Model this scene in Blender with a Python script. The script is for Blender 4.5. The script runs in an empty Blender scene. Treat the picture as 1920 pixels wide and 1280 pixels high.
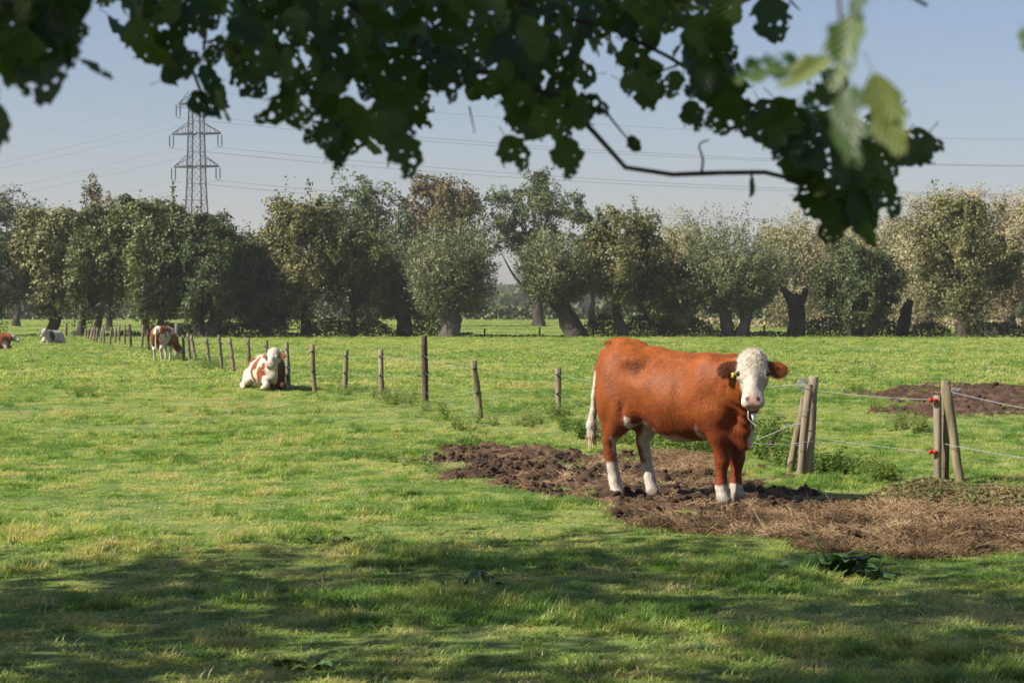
import bpy, math, random
import numpy as np
from mathutils import Vector, Matrix
from mathutils.geometry import delaunay_2d_cdt

# ------------------------------------------------------------------ scene, camera, sky, sun
S = bpy.context.scene
C = S.collection
R = math.radians
F = 1920 * 70 / 36.0            # focal length in photograph pixels
EYE = 1.70
PITCH = math.atan(70 / F)

cam = bpy.data.cameras.new('camera')
cam.lens = 70; cam.sensor_width = 36; cam.clip_start = 0.05; cam.clip_end = 6000
cam.dof.use_dof = True; cam.dof.focus_distance = 17.5; cam.dof.aperture_fstop = 9.5
camo = bpy.data.objects.new('camera', cam); C.objects.link(camo)
camo.location = (0, 0, EYE); camo.rotation_euler = (R(90) - PITCH, 0, 0)
S.camera = camo

SUN_EL, SUN_A = 40.0, 70.0      # elevation; degrees left of straight behind the camera
to_sun = Vector((-math.cos(R(SUN_EL)) * math.sin(R(SUN_A)), -math.cos(R(SUN_EL)) * math.cos(R(SUN_A)), math.sin(R(SUN_EL))))
W = bpy.data.worlds.new('World'); S.world = W; W.use_nodes = True
wn = W.node_tree.nodes; wl = W.node_tree.links
sky = wn.new('ShaderNodeTexSky'); sky.sky_type = 'NISHITA'; sky.sun_disc = False
sky.sun_elevation = R(SUN_EL); sky.sun_rotation = math.atan2(to_sun.x, to_sun.y)
sky.air_density = 1.0; sky.dust_density = 1.3; sky.ozone_density = 5.0; sky.altitude = 0
wb = wn.new('ShaderNodeMix'); wb.data_type = 'RGBA'; wb.blend_type = 'MULTIPLY'; wb.inputs['Factor'].default_value = 1; wb.inputs['B'].default_value = (1.0, .89, .875, 1)   # the photograph's white balance
wl.new(sky.outputs[0], wb.inputs['A']); wl.new(wb.outputs['Result'], wn['Background'].inputs[0]); wn['Background'].inputs[1].default_value = 0.073
sl = bpy.data.lights.new('sun', 'SUN'); sl.energy = 5.0; sl.angle = R(0.53); sl.color = (1.0, 0.93, 0.82)
so = bpy.data.objects.new('sun', sl); C.objects.link(so)
so.rotation_euler = to_sun.to_track_quat('Z', 'Y').to_euler(); so.location = to_sun * 60
S.view_settings.view_transform = 'Standard'; S.view_settings.look = 'None'
S.view_settings.exposure = 0.85; S.view_settings.gamma = 1.0; S.view_settings.use_curve_mapping = False
S.cycles.use_denoising = True; S.cycles.denoising_prefilter = 'NONE'
S.cycles.max_bounces = 8; S.cycles.transparent_max_bounces = 8; S.cycles.volume_bounces = 1
S.cycles.diffuse_bounces = 3; S.cycles.glossy_bounces = 2; S.cycles.transmission_bounces = 4
S.cycles.caustics_reflective = False; S.cycles.caustics_refractive = False

# ------------------------------------------------------------------ helpers
rng = np.random.default_rng(7)
def pxdir(px, py):
    a = (px - 960) / F; b = (640 - py) / F
    return np.array([a, math.cos(PITCH) + b * math.sin(PITCH), -math.sin(PITCH) + b * math.cos(PITCH)])
def at(px, py, Y):                       # point at depth Y (metres along the view)
    d = pxdir(px, py); return np.array([0, 0, EYE]) + d * (Y / d[1])
def gpt(px, py):                         # point on the flat ground
    d = pxdir(px, py); return np.array([0, 0, EYE]) + d * (-EYE / d[2])

def _h(i, j, k, s):
    n = (i * 374761393 + j * 668265263 + k * 2147483647 + s * 974634777) & 0xffffffff
    n = ((n ^ (n >> 13)) * 1274126177) & 0xffffffff
    n = ((n ^ (n >> 16)) * 2246822519) & 0xffffffff
    return ((n ^ (n >> 15)) & 0xffff) / 65535.0
def vnoise(x, y, z=0.0, s=0):            # value noise in 0..1
    x, y, z = np.broadcast_arrays(np.asarray(x, float), np.asarray(y, float), np.asarray(z, float))
    xi, yi, zi = np.floor(x), np.floor(y), np.floor(z)
    fx, fy, fz = x - xi, y - yi, z - zi
    fx, fy, fz = fx*fx*(3-2*fx), fy*fy*(3-2*fy), fz*fz*(3-2*fz)
    xi, yi, zi = xi.astype(np.int64), yi.astype(np.int64), zi.astype(np.int64)
    def c(a, b, d): return _h(xi + a, yi + b, zi + d, s)
    l = lambda p, q, t: p + (q - p) * t
    return l(l(l(c(0,0,0), c(1,0,0), fx), l(c(0,1,0), c(1,1,0), fx), fy),
             l(l(c(0,0,1), c(1,0,1), fx), l(c(0,1,1), c(1,1,1), fx), fy), fz)
def fbm(x, y, z=0.0, s=0, o=3):
    v = 0; a = .5; t = 0
    for i in range(o):
        v = v + a * vnoise(np.asarray(x) * 2**i, np.asarray(y) * 2**i, np.asarray(z) * 2**i, s + i); t += a; a *= .5
    return v / t

def gh(x, y):                            # height of the ground
    x = np.asarray(x, float); y = np.asarray(y, float)
    near = np.clip(1.4 - np.abs(y - 15) / 60, .35, 1)
    far = np.clip((y - 60) / 60, 0, 1); near = near * (1 - .85 * np.exp(-((x - 1.4) ** 2 + (y - 17.2) ** 2) / 3.0))
    return near * (.10 * (fbm(x * .55, y * .55, 0, 3, 3) - .5) + .055 * (fbm(x * 2.1, y * 2.1, 0, 5, 2) - .5)) * np.clip(1 - far, .2, 1)

def mesh_np(name, V, faces, smooth=False, attrs=None, uv=None):
    """faces: list of (n,k) int arrays"""
    me = bpy.data.meshes.new(name)
    V = np.asarray(V, np.float32)
    faces = [np.asarray(f, np.int32) for f in faces if len(f)]
    me.vertices.add(len(V)); me.vertices.foreach_set('co', V.ravel())
    if faces:
        li = np.concatenate([f.ravel() for f in faces]); tot = np.concatenate([np.full(len(f), f.shape[1], np.int32) for f in faces])
        st = np.concatenate([[0], np.cumsum(tot)[:-1]]).astype(np.int32)
        me.loops.add(len(li)); me.loops.foreach_set('vertex_index', li)
        me.polygons.add(len(tot)); me.polygons.foreach_set('loop_start', st)
        try: me.polygons.foreach_set('loop_total', tot)
        except Exception: pass
    me.update(calc_edges=True)
    if faces and smooth:
        me.polygons.foreach_set('use_smooth', np.ones(len(tot), bool))
    for k, (ty, dat) in (attrs or {}).items():
        a = me.attributes.new(k, ty, 'POINT')
        key = {'FLOAT': 'value', 'INT': 'value', 'FLOAT_VECTOR': 'vector', 'FLOAT_COLOR': 'color'}[ty]
        a.data.foreach_set(key, np.asarray(dat, np.int32 if ty == 'INT' else np.float32).ravel())
    me.validate()
    return me
def obj(name, me, mat=None, parent=None):
    o = bpy.data.objects.new(name, me); C.objects.link(o)
    if mat is not None and me is not None and not me.materials: me.materials.append(mat)
    if parent is not None: o.parent = parent
    return o
def tag(o, label=None, cat=None, group=None, kind=None):
    if label: o['label'] = label
    if cat: o['category'] = cat
    if group: o['group'] = group
    if kind: o['kind'] = kind
    return o
def empty(name, loc, rz=0.0, label=None, cat=None, group=None):
    o = bpy.data.objects.new(name, None); C.objects.link(o); o.location = loc; o.rotation_euler = (0, 0, rz)
    o.empty_display_size = .2
    return tag(o, label, cat, group)

class MB:                                # collects pieces of one mesh
    def __init__(s): s.V = []; s.F = {}; s.n = 0
    def add(s, V, *faces):
        V = np.asarray(V, float)
        for f in faces:
            f = np.asarray(f, int)
            if len(f): s.F.setdefault(f.shape[1], []).append(f + s.n)
        s.V.append(V); s.n += len(V)
    def mesh(s, name, smooth=False, **kw):
        return mesh_np(name, np.concatenate(s.V), [np.concatenate(v) for v in s.F.values()], smooth, **kw)
    def tube(s, P, r, sides=6, cap=True, lump=0, seed=0):
        P = np.asarray(P, float); n = len(P); r = np.broadcast_to(np.asarray(r, float), (n,))
        T = np.gradient(P, axis=0); T /= np.linalg.norm(T, axis=1)[:, None] + 1e-9
        up = np.array([0, 0, 1.]) if abs(T[0][2]) < .9 else np.array([1., 0, 0])
        u = np.cross(up, T[0]); u /= np.linalg.norm(u); rows = []
        a = np.arange(sides) * 2 * np.pi / sides
        for i in range(n):
            u = u - T[i] * np.dot(u, T[i]); u /= np.linalg.norm(u) + 1e-9; v = np.cross(T[i], u)
            k = 1.0
            if lump: k = 1 + lump * (2 * vnoise(np.cos(a) * 1.6 + 7, np.sin(a) * 1.6 + 3, i * .55, seed) - 1)
            rows.append(P[i] + r[i] * (np.cos(a) * k)[:, None] * u + r[i] * (np.sin(a) * k)[:, None] * v)
        V = np.concatenate(rows); i = np.arange(n - 1)[:, None] * sides; j = np.arange(sides)[None]
        jn = (j + 1) % sides
        q = np.stack([i + j, i + jn, i + sides + jn, i + sides + j], -1).reshape(-1, 4)
        if cap:
            V = np.concatenate([V, P[:1], P[-1:]]); b = n * sides; jj = np.arange(sides); jjn = (jj + 1) % sides
            t = np.concatenate([np.stack([jjn, jj, np.full(sides, b)], 1), np.stack([jj + (n-1)*sides, jjn + (n-1)*sides, np.full(sides, b + 1)], 1)])
            s.add(V, q, t)
        else: s.add(V, q)
    def box(s, c, h, M=None):
        c = np.asarray(c, float); h = np.asarray(h, float)
        V = np.array([[x, y, z] for x in (-1, 1) for y in (-1, 1) for z in (-1, 1)], float) * h
        if M is not None: V = V @ np.asarray(M).T
        s.add(V + c, [[0,1,3,2],[4,6,7,5],[0,4,5,1],[2,3,7,6],[0,2,6,4],[1,5,7,3]])

def smooth_path(P, n):
    P = np.asarray(P, float); d = np.r_[0, np.cumsum(np.linalg.norm(np.diff(P, axis=0), axis=1))]
    t = np.linspace(0, d[-1], n); m = np.gradient(P, d, axis=0) if len(P) > 2 else np.repeat((P[1:] - P[:1]) / d[-1], 2, 0)
    k = np.clip(np.searchsorted(d, t, 'right') - 1, 0, len(P) - 2); h = (d[k+1] - d[k])[:, None]; u = ((t - d[k])[:, None]) / h
    return (2*u**3-3*u**2+1)*P[k] + (u**3-2*u**2+u)*h*m[k] + (-2*u**3+3*u**2)*P[k+1] + (u**3-u**2)*h*m[k+1]

def unit(v): return v / (np.linalg.norm(v, axis=-1, keepdims=True) + 1e-9)
def rdir(n, g=None): return unit((g or rng).normal(size=(n, 3)))

# ------------------------------------------------------------------ materials
def newmat(name):
    m = bpy.data.materials.new(name); m.use_nodes = True
    nt = m.node_tree; return m, nt, nt.nodes, nt.links, nt.nodes['Principled BSDF'], nt.nodes['Material Output']
def ramp(ns, stops):
    r = ns.new('ShaderNodeValToRGB'); e = r.color_ramp.elements
    while len(e) > 1: e.remove(e[-1])
    for i, (p, c) in enumerate(stops):
        x = e[0] if i == 0 else e.new(p)
        x.position = p; x.color = (*c, 1)
    return r
def noise_mat(name, stops, scale=4.0, detail=6, rough=.85, bump=.3, bscale=None, stretch=None, coord='Object', spec=.25, bdist=.02):
    m, nt, ns, ls, b, out = newmat(name)
    tc = ns.new('ShaderNodeTexCoord'); mp = ns.new('ShaderNodeMapping')
    if stretch: mp.inputs['Scale'].default_value = stretch
    ls.new(tc.outputs[coord], mp.inputs[0])
    nz = ns.new('ShaderNodeTexNoise'); nz.inputs['Scale'].default_value = scale; nz.inputs['Detail'].default_value = detail
    nz.inputs['Roughness'].default_value = .65
    ls.new(mp.outputs[0], nz.inputs['Vector'])
    r = ramp(ns, stops); ls.new(nz.outputs[0], r.inputs[0]); ls.new(r.outputs[0], b.inputs['Base Color'])
    b.inputs['Roughness'].default_value = rough; b.inputs['Specular IOR Level'].default_value = spec
    if bump:
        n2 = ns.new('ShaderNodeTexNoise'); n2.inputs['Scale'].default_value = bscale or scale * 4; n2.inputs['Detail'].default_value = 5
        ls.new(mp.outputs[0], n2.inputs['Vector'])
        bp = ns.new('ShaderNodeBump'); bp.inputs['Strength'].default_value = bump; bp.inputs['Distance'].default_value = bdist
        ls.new(n2.outputs[0], bp.inputs['Height']); ls.new(bp.outputs[0], b.inputs['Normal'])
    return m
def foliage_mat(name, stops, trans=.3, rough=.55, nscale=.6, spec=.3, tcol=1.3, attr=None):
    """leaf colour: random from leaf to leaf, drifting over the crown"""
    m, nt, ns, ls, b, out = newmat(name)
    g = ns.new('ShaderNodeNewGeometry'); tc = ns.new('ShaderNodeTexCoord')
    nz = ns.new('ShaderNodeTexNoise'); nz.inputs['Scale'].default_value = nscale; nz.inputs['Detail'].default_value = 3
    ls.new(tc.outputs['Object'], nz.inputs['Vector'])
    mx = ns.new('ShaderNodeMath'); mx.operation = 'MULTIPLY_ADD'; mx.inputs[1].default_value = .5
    ls.new(g.outputs['Random Per Island'], mx.inputs[0])
    sb = ns.new('ShaderNodeMath'); sb.operation = 'MULTIPLY_ADD'; sb.inputs[1].default_value = 1.4; sb.inputs[2].default_value = -.45
    ls.new(nz.outputs[0], sb.inputs[0]); ls.new(sb.outputs[0], mx.inputs[2])
    src = mx.outputs[0]
    if attr:
        at_ = ns.new('ShaderNodeAttribute'); at_.attribute_type = 'INSTANCER'; at_.attribute_name = attr
        ad = ns.new('ShaderNodeMath'); ad.operation = 'MULTIPLY_ADD'; ad.inputs[1].default_value = .28
        ls.new(g.outputs['Random Per Island'], ad.inputs[0]); ls.new(at_.outputs['Fac'], ad.inputs[2]); src = ad.outputs[0]
    r = ramp(ns, stops); ls.new(src, r.inputs[0])
    b.inputs['Roughness'].default_value = rough; b.inputs['Specular IOR Level'].default_value = spec
    ls.new(r.outputs[0], b.inputs['Base Color'])
    tr = ns.new('ShaderNodeBsdfTranslucent'); hm = ns.new('ShaderNodeMix'); hm.data_type = 'RGBA'; hm.blend_type = 'MULTIPLY'
    hm.inputs['Factor'].default_value = 1; hm.inputs['B'].default_value = (tcol, tcol * 1.05, tcol * .55, 1)
    ls.new(r.outputs[0], hm.inputs['A']); ls.new(hm.outputs['Result'], tr.inputs[0])
    ms = ns.new('ShaderNodeMixShader'); ms.inputs[0].default_value = trans
    ls.new(b.outputs[0], ms.inputs[1]); ls.new(tr.outputs[0], ms.inputs[2]); ls.new(ms.outputs[0], out.inputs[0])
    return m
def plain(name, col, rough=.5, spec=.4, metal=0):
    m, nt, ns, ls, b, out = newmat(name); b.inputs['Base Color'].default_value = (*col, 1); b.inputs['Roughness'].default_value = rough
    b.inputs['Specular IOR Level'].default_value = spec; b.inputs['Metallic'].default_value = metal; return m

M_soil = noise_mat('pasture_ground', [(.3, (.07, .11, .025)), (.5, (.13, .18, .045)), (.62, (.19, .22, .065)), (.8, (.24, .20, .09))], .9, 8, .9, .6, 9, coord='Object', bdist=.03)
M_mud = noise_mat('mud', [(.3, (.018, .010, .005)), (.48, (.055, .030, .015)), (.64, (.12, .070, .037)), (.8, (.24, .155, .085))], 7, 10, .85, .8, 45, bdist=.012, spec=.3)
M_bark = noise_mat('bark', [(.3, (.022, .018, .014)), (.55, (.06, .05, .040)), (.8, (.13, .11, .09))], 3, 7, .95, .9, 9, stretch=(1, 1, .3), bdist=.06)
M_bark_grey = noise_mat('grey_bark', [(.3, (.05, .042, .036)), (.55, (.11, .095, .08)), (.8, (.20, .175, .15))], 3, 7, .95, .9, 9, stretch=(1, 1, .3), bdist=.06)  # lighter, greyer bark for most of the willows
M_twig = noise_mat('twig_bark', [(.3, (.012, .010, .008)), (.7, (.05, .04, .03))], 60, 4, .8, .5, 200, bdist=.002)
M_wood = noise_mat('weathered_wood', [(.28, (.055, .042, .03)), (.45, (.20, .155, .11)), (.6, (.30, .24, .18)), (.8, (.42, .35, .27))], 9, 7, .9, .7, 40, stretch=(1, 1, .12), bdist=.006)
M_wood_g = noise_mat('algae_wood', [(.28, (.04, .034, .018)), (.45, (.14, .115, .065)), (.6, (.24, .195, .12)), (.8, (.34, .28, .19))], 9, 7, .9, .7, 40, stretch=(1, 1, .12), bdist=.006)
M_wood_d = noise_mat('dark_wood', [(.3, (.035, .022, .018)), (.55, (.085, .05, .04)), (.8, (.17, .11, .085))], 9, 7, .9, .7, 40, stretch=(1, 1, .12), bdist=.006)
M_wire = plain('fence_rope', (.24, .24, .255), .6, .4)
M_red = plain('red_plastic', (.42, .018, .016), .5, .35)
M_black = plain('black_plastic', (.02, .02, .022), .4, .5)
M_steel = plain('galvanised_steel', (.035, .048, .056), .6, .4, .2)
M_cable = plain('power_cable', (.22, .23, .25), .5, .4, .3)

# ------------------------------------------------------------------ ground
def axis(spans):
    o = []
    for a, b, d in spans: o.append(np.arange(a, b - 1e-6, d))
    o.append([spans[-1][1]]); return np.concatenate(o)
xs = axis([(-1600, -400, 200), (-400, -100, 50), (-100, -40, 10), (-40, -12, 1.0), (-12, 12, .16), (12, 40, 1.0), (40, 100, 10), (100, 400, 50), (400, 1600, 200)])
ys = axis([(-60, -20, 10), (-20, 6, 1.5), (6, 30, .13), (30, 60, .35), (60, 130, 1.2), (130, 300, 8), (300, 1600, 100)])
GX, GY = np.meshgrid(xs, ys)
def poly_sd(P, poly):                    # signed distance to polygon (2-D), negative inside
    P = np.asarray(P, float); poly = np.asarray(poly, float); d = np.full(len(P), 1e9); ins = np.zeros(len(P), bool)
    for a, b in zip(poly, np.roll(poly, -1, 0)):
        e = b - a; w = P - a; t = np.clip((w @ e) / (e @ e), 0, 1); d = np.minimum(d, np.linalg.norm(w - t[:, None] * e, axis=1))
        c = ((a[1] > P[:, 1]) != (b[1] > P[:, 1])); 
        with np.errstate(divide='ignore', invalid='ignore'):
            ins ^= c & (P[:, 0] < (b[0] - a[0]) * (P[:, 1] - a[1]) / (b[1] - a[1]) + a[0])
    return np.where(ins, -d, d)
def warp(P, s=0, a=.5, f=1.1):
    return P + a * np.stack([fbm(P[:, 0] * f, P[:, 1] * f, 0, 40 + s, 3) - .5, fbm(P[:, 0] * f, P[:, 1] * f, 0, 50 + s, 3) - .5], 1) * 2
def gpoly(l): return np.array([gpt(*p)[:2] for p in l])
MUD1 = gpoly([(800, 842), (870, 841), (960, 845), (1080, 849), (1150, 850), (1240, 855), (1330, 862), (1390, 890), (1460, 912), (1540, 930), (1640, 948), (1760, 950), (1990, 960), (1990, 1030), (1850, 1036), (1700, 1038), (1560, 1028), (1440, 1008), (1330, 998), (1220, 984), (1140, 965), (1060, 935), (960, 912), (860, 890), (800, 866)])
MUD2 = gpoly([(1650, 735), (1760, 728), (1990, 722), (1990, 795), (1850, 785), (1740, 778), (1690, 790), (1660, 765)])
STRAW = gpoly([(1180, 985), (1260, 978), (1340, 988), (1430, 975), (1520, 972), (1620, 955), (1700, 935), (1990, 940), (1990, 1034), (1850, 1040), (1700, 1042), (1560, 1034), (1440, 1012), (1330, 1000), (1220, 990)])
STRAW2 = gpoly([(1230, 852), (1340, 858), (1345, 890), (1260, 885)])
def mud_sd(P):
    w = warp(P, 1, .75, 1.5) + .25 * (warp(P, 5, 1.0, 5.0) - P); return np.minimum(poly_sd(w, MUD1), poly_sd(warp(P, 2, 2.0, .45) + .8 * (warp(P, 6, 1.0, 1.7) - P), MUD2))
def mudh(x, y):                          # trodden mud: hummocks, hoof prints, irregular crumbs
    x = np.asarray(x, float); y = np.asarray(y, float)
    wx = x + .16 * (fbm(x * 4.3, y * 4.3, 0, 65, 3) - .5) + .05 * (fbm(x * 17, y * 17, 0, 66, 2) - .5); wy = y + .16 * (fbm(x * 4.3, y * 4.3, 3.7, 67, 3) - .5) + .05 * (fbm(x * 17, y * 17, 2.2, 68, 2) - .5)
    ca, sa_ = math.cos(.6), math.sin(.6); u, v = wx * ca - wy * sa_, wx * sa_ + wy * ca
    lump = fbm(u * 6.3, v * 6.3, .3, 61, 5); ridge = 1 - np.abs(2 * fbm(v * 3.7, u * 3.7, .6, 62, 4) - 1); pits = np.clip(fbm(wx * 5.1, wy * 5.1, 1.9, 69, 2) - .60, 0, 1)
    crumb = fbm(u * 41, v * 41, .8, 64, 2) * np.clip(fbm(x * 3, y * 3, 4.4, 63, 2) * 2 - .5, 0, 1)
    return .22 * (lump - .43) + .07 * (ridge - .6) - .25 * pits + .045 * (crumb - .25)
def mud_sheet(poly, step, amp, name):
    lo, hi = poly.min(0) - .6, poly.max(0) + .6
    hi[0] = min(hi[0], 12.0)
    X, Y = np.meshgrid(np.arange(lo[0], hi[0], step), np.arange(lo[1], hi[1], step * 1.25)); P = np.stack([X.ravel(), Y.ravel()], 1)
    sd = mud_sd(P); k = np.clip(-sd / .22 + .35, 0, 1)
    z = gh(P[:, 0], P[:, 1]) + k * (-.035 + amp * mudh(P[:, 0], P[:, 1])) - (1 - k) * .05
    nx = X.shape[1]; ny = X.shape[0]; i = np.arange(ny - 1)[:, None] * nx + np.arange(nx - 1)[None]
    q = np.stack([i, i + 1, i + nx + 1, i + nx], -1).reshape(-1, 4)
    q = q[(sd[q] < .3).any(1)]; use = np.unique(q); mp = np.zeros(len(P), int); mp[use] = np.arange(len(use))
    o = obj(name, mesh_np(name, np.stack([P[:, 0], P[:, 1], z], 1)[use], [mp[q]], False), M_mud); return tag(o, kind='structure')
V = np.stack([GX, GY, gh(GX, GY)], -1).reshape(-1, 3); kk = (np.abs(V[:, 0]) < 14) & (V[:, 1] > 10) & (V[:, 1] < 45)
V[kk, 2] -= .16 * np.clip(-mud_sd(V[kk][:, :2]) / .2, 0, 1)
nx, ny = len(xs), len(ys); i = np.arange(ny - 1)[:, None] * nx + np.arange(nx - 1)[None]
ground = obj('ground', mesh_np('ground', V, [np.stack([i, i + 1, i + nx + 1, i + nx], -1).reshape(-1, 4)], True), M_soil); tag(ground, kind='structure')

mud_sheet(MUD1, .017, 1.0, 'mud_patch'); mud_sheet(MUD2, .09, 1.6, 'far_mud_patch')
# ------------------------------------------------------------------ trees
def cards(P, N, T, ln, wd, g, fold=.25, tri=False):
    """leaf-sized folded quads at P, facing N, long axis near T"""
    n = len(P); N = unit(N); T = unit(T - N * (T * N).sum(1)[:, None]); B = np.cross(N, T)
    ln = np.broadcast_to(ln, (n,)) * g.uniform(.7, 1.3, n); wd = np.broadcast_to(wd, (n,)) * g.uniform(.7, 1.3, n)
    a = P - T * (ln * .5)[:, None]; c = P + T * (ln * .5)[:, None]
    l = P - B * (wd * .5)[:, None] + N * (wd * fold)[:, None]; r = P + B * (wd * .5)[:, None] + N * (wd * fold)[:, None]
    if tri:
        V = np.stack([a, r * .75 + c * .25, l * .6 + c * .4], 1).reshape(-1, 3); return V, np.arange(n * 3).reshape(-1, 3)
    V = np.stack([a, r, c, l], 1).reshape(-1, 3); i = np.arange(n)[:, None] * 4
    return V, np.concatenate([i + [[0, 1, 2]], i + [[0, 2, 3]]])

def crown_points(g, c, r, n, lobes, lsize, gap, droop=0.0, fill=.35):
    """points and outward directions spread through the lobes of a crown"""
    c = np.asarray(c, float); r = np.asarray(r, float)
    D = rdir(lobes, g); rad = g.uniform(.3, 1.12, lobes) ** .7
    L = c + D * r * rad[:, None] * (1 - lsize * .75); ls = lsize * g.uniform(.6, 1.25, lobes)
    w = ls ** 2; k = g.choice(lobes, n, p=w / w.sum())
    d = rdir(n, g); d[:, 2] += .2 - droop; d = unit(d); u = np.where(g.random(n) < fill, g.random(n) ** .5, g.uniform(.75, 1.05, n))
    P = L[k] + d * (ls[k] * u)[:, None] * r + g.normal(0, .055, (n, 3)) * np.minimum(r, 2.5)
    q = fbm(P[:, 0] * .9, P[:, 1] * .9, P[:, 2] * .9, int(g.integers(1000)), 3)
    P = P + (np.stack([fbm(P[:, 0] * .55, P[:, 1] * .55, P[:, 2] * .55, 300 + j, 3) for j in range(3)], 1) - .5) * np.minimum(r, 3.5) * .75
    q2 = vnoise(P[:, 0] * 1.9, P[:, 1] * 1.9, P[:, 2] * 1.9, 4); keep = (q > gap) & (q2 > gap - .06)
    P = P[keep]; d = d[keep]
    o = unit((P - c) / r); return P, unit(d + .5 * o), L
def trunk_tube(mb, P, r, g, sides=12, n=14, lump=.25):
    Q = smooth_path(P, n); rr = np.interp(np.linspace(0, 1, n), np.linspace(0, 1, len(r)), r)
    mb.tube(Q, rr, sides, True, lump, int(g.integers(999)))

MF = {}
MF['willow'] = foliage_mat('willow_leaves', [(.1, (0.072, 0.093, 0.037)), (.5, (0.159, 0.178, 0.082)), (.9, (0.263, 0.263, 0.139))], .17, .5, .5)
MF['olive'] = foliage_mat('olive_leaves', [(.1, (0.067, 0.077, 0.024)), (.5, (0.152, 0.152, 0.055)), (.9, (0.263, 0.237, 0.099))], .17, .5, .5)
MF['green'] = foliage_mat('green_leaves', [(.1, (0.046, 0.072, 0.018)), (.5, (0.099, 0.132, 0.037)), (.9, (0.198, 0.217, 0.067))], .17, .5, .5)
MF['dark'] = foliage_mat('dark_leaves', [(.1, (0.029, 0.051, 0.016)), (.5, (0.060, 0.090, 0.026)), (.9, (0.118, 0.146, 0.046))], .17, .5, .5)
MF['oak'] = foliage_mat('oak_leaves', [(.1, (0.039, 0.067, 0.018)), (.5, (0.079, 0.116, 0.034)), (.9, (0.146, 0.171, 0.055))], .15, .5, .5)
MF['brown'] = foliage_mat('autumn_leaves', [(.1, (.07, .066, .026)), (.5, (.135, .115, .045)), (.9, (.23, .15, .06))], .17, .6, .45)
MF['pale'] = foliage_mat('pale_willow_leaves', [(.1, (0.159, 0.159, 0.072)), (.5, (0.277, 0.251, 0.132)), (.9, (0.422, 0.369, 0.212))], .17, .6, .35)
MF['tan'] = foliage_mat('tan_leaves', [(.1, (0.198, 0.166, 0.093)), (.5, (0.343, 0.277, 0.166)), (.9, (0.475, 0.382, 0.237))], .17, .6, .35)

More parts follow.
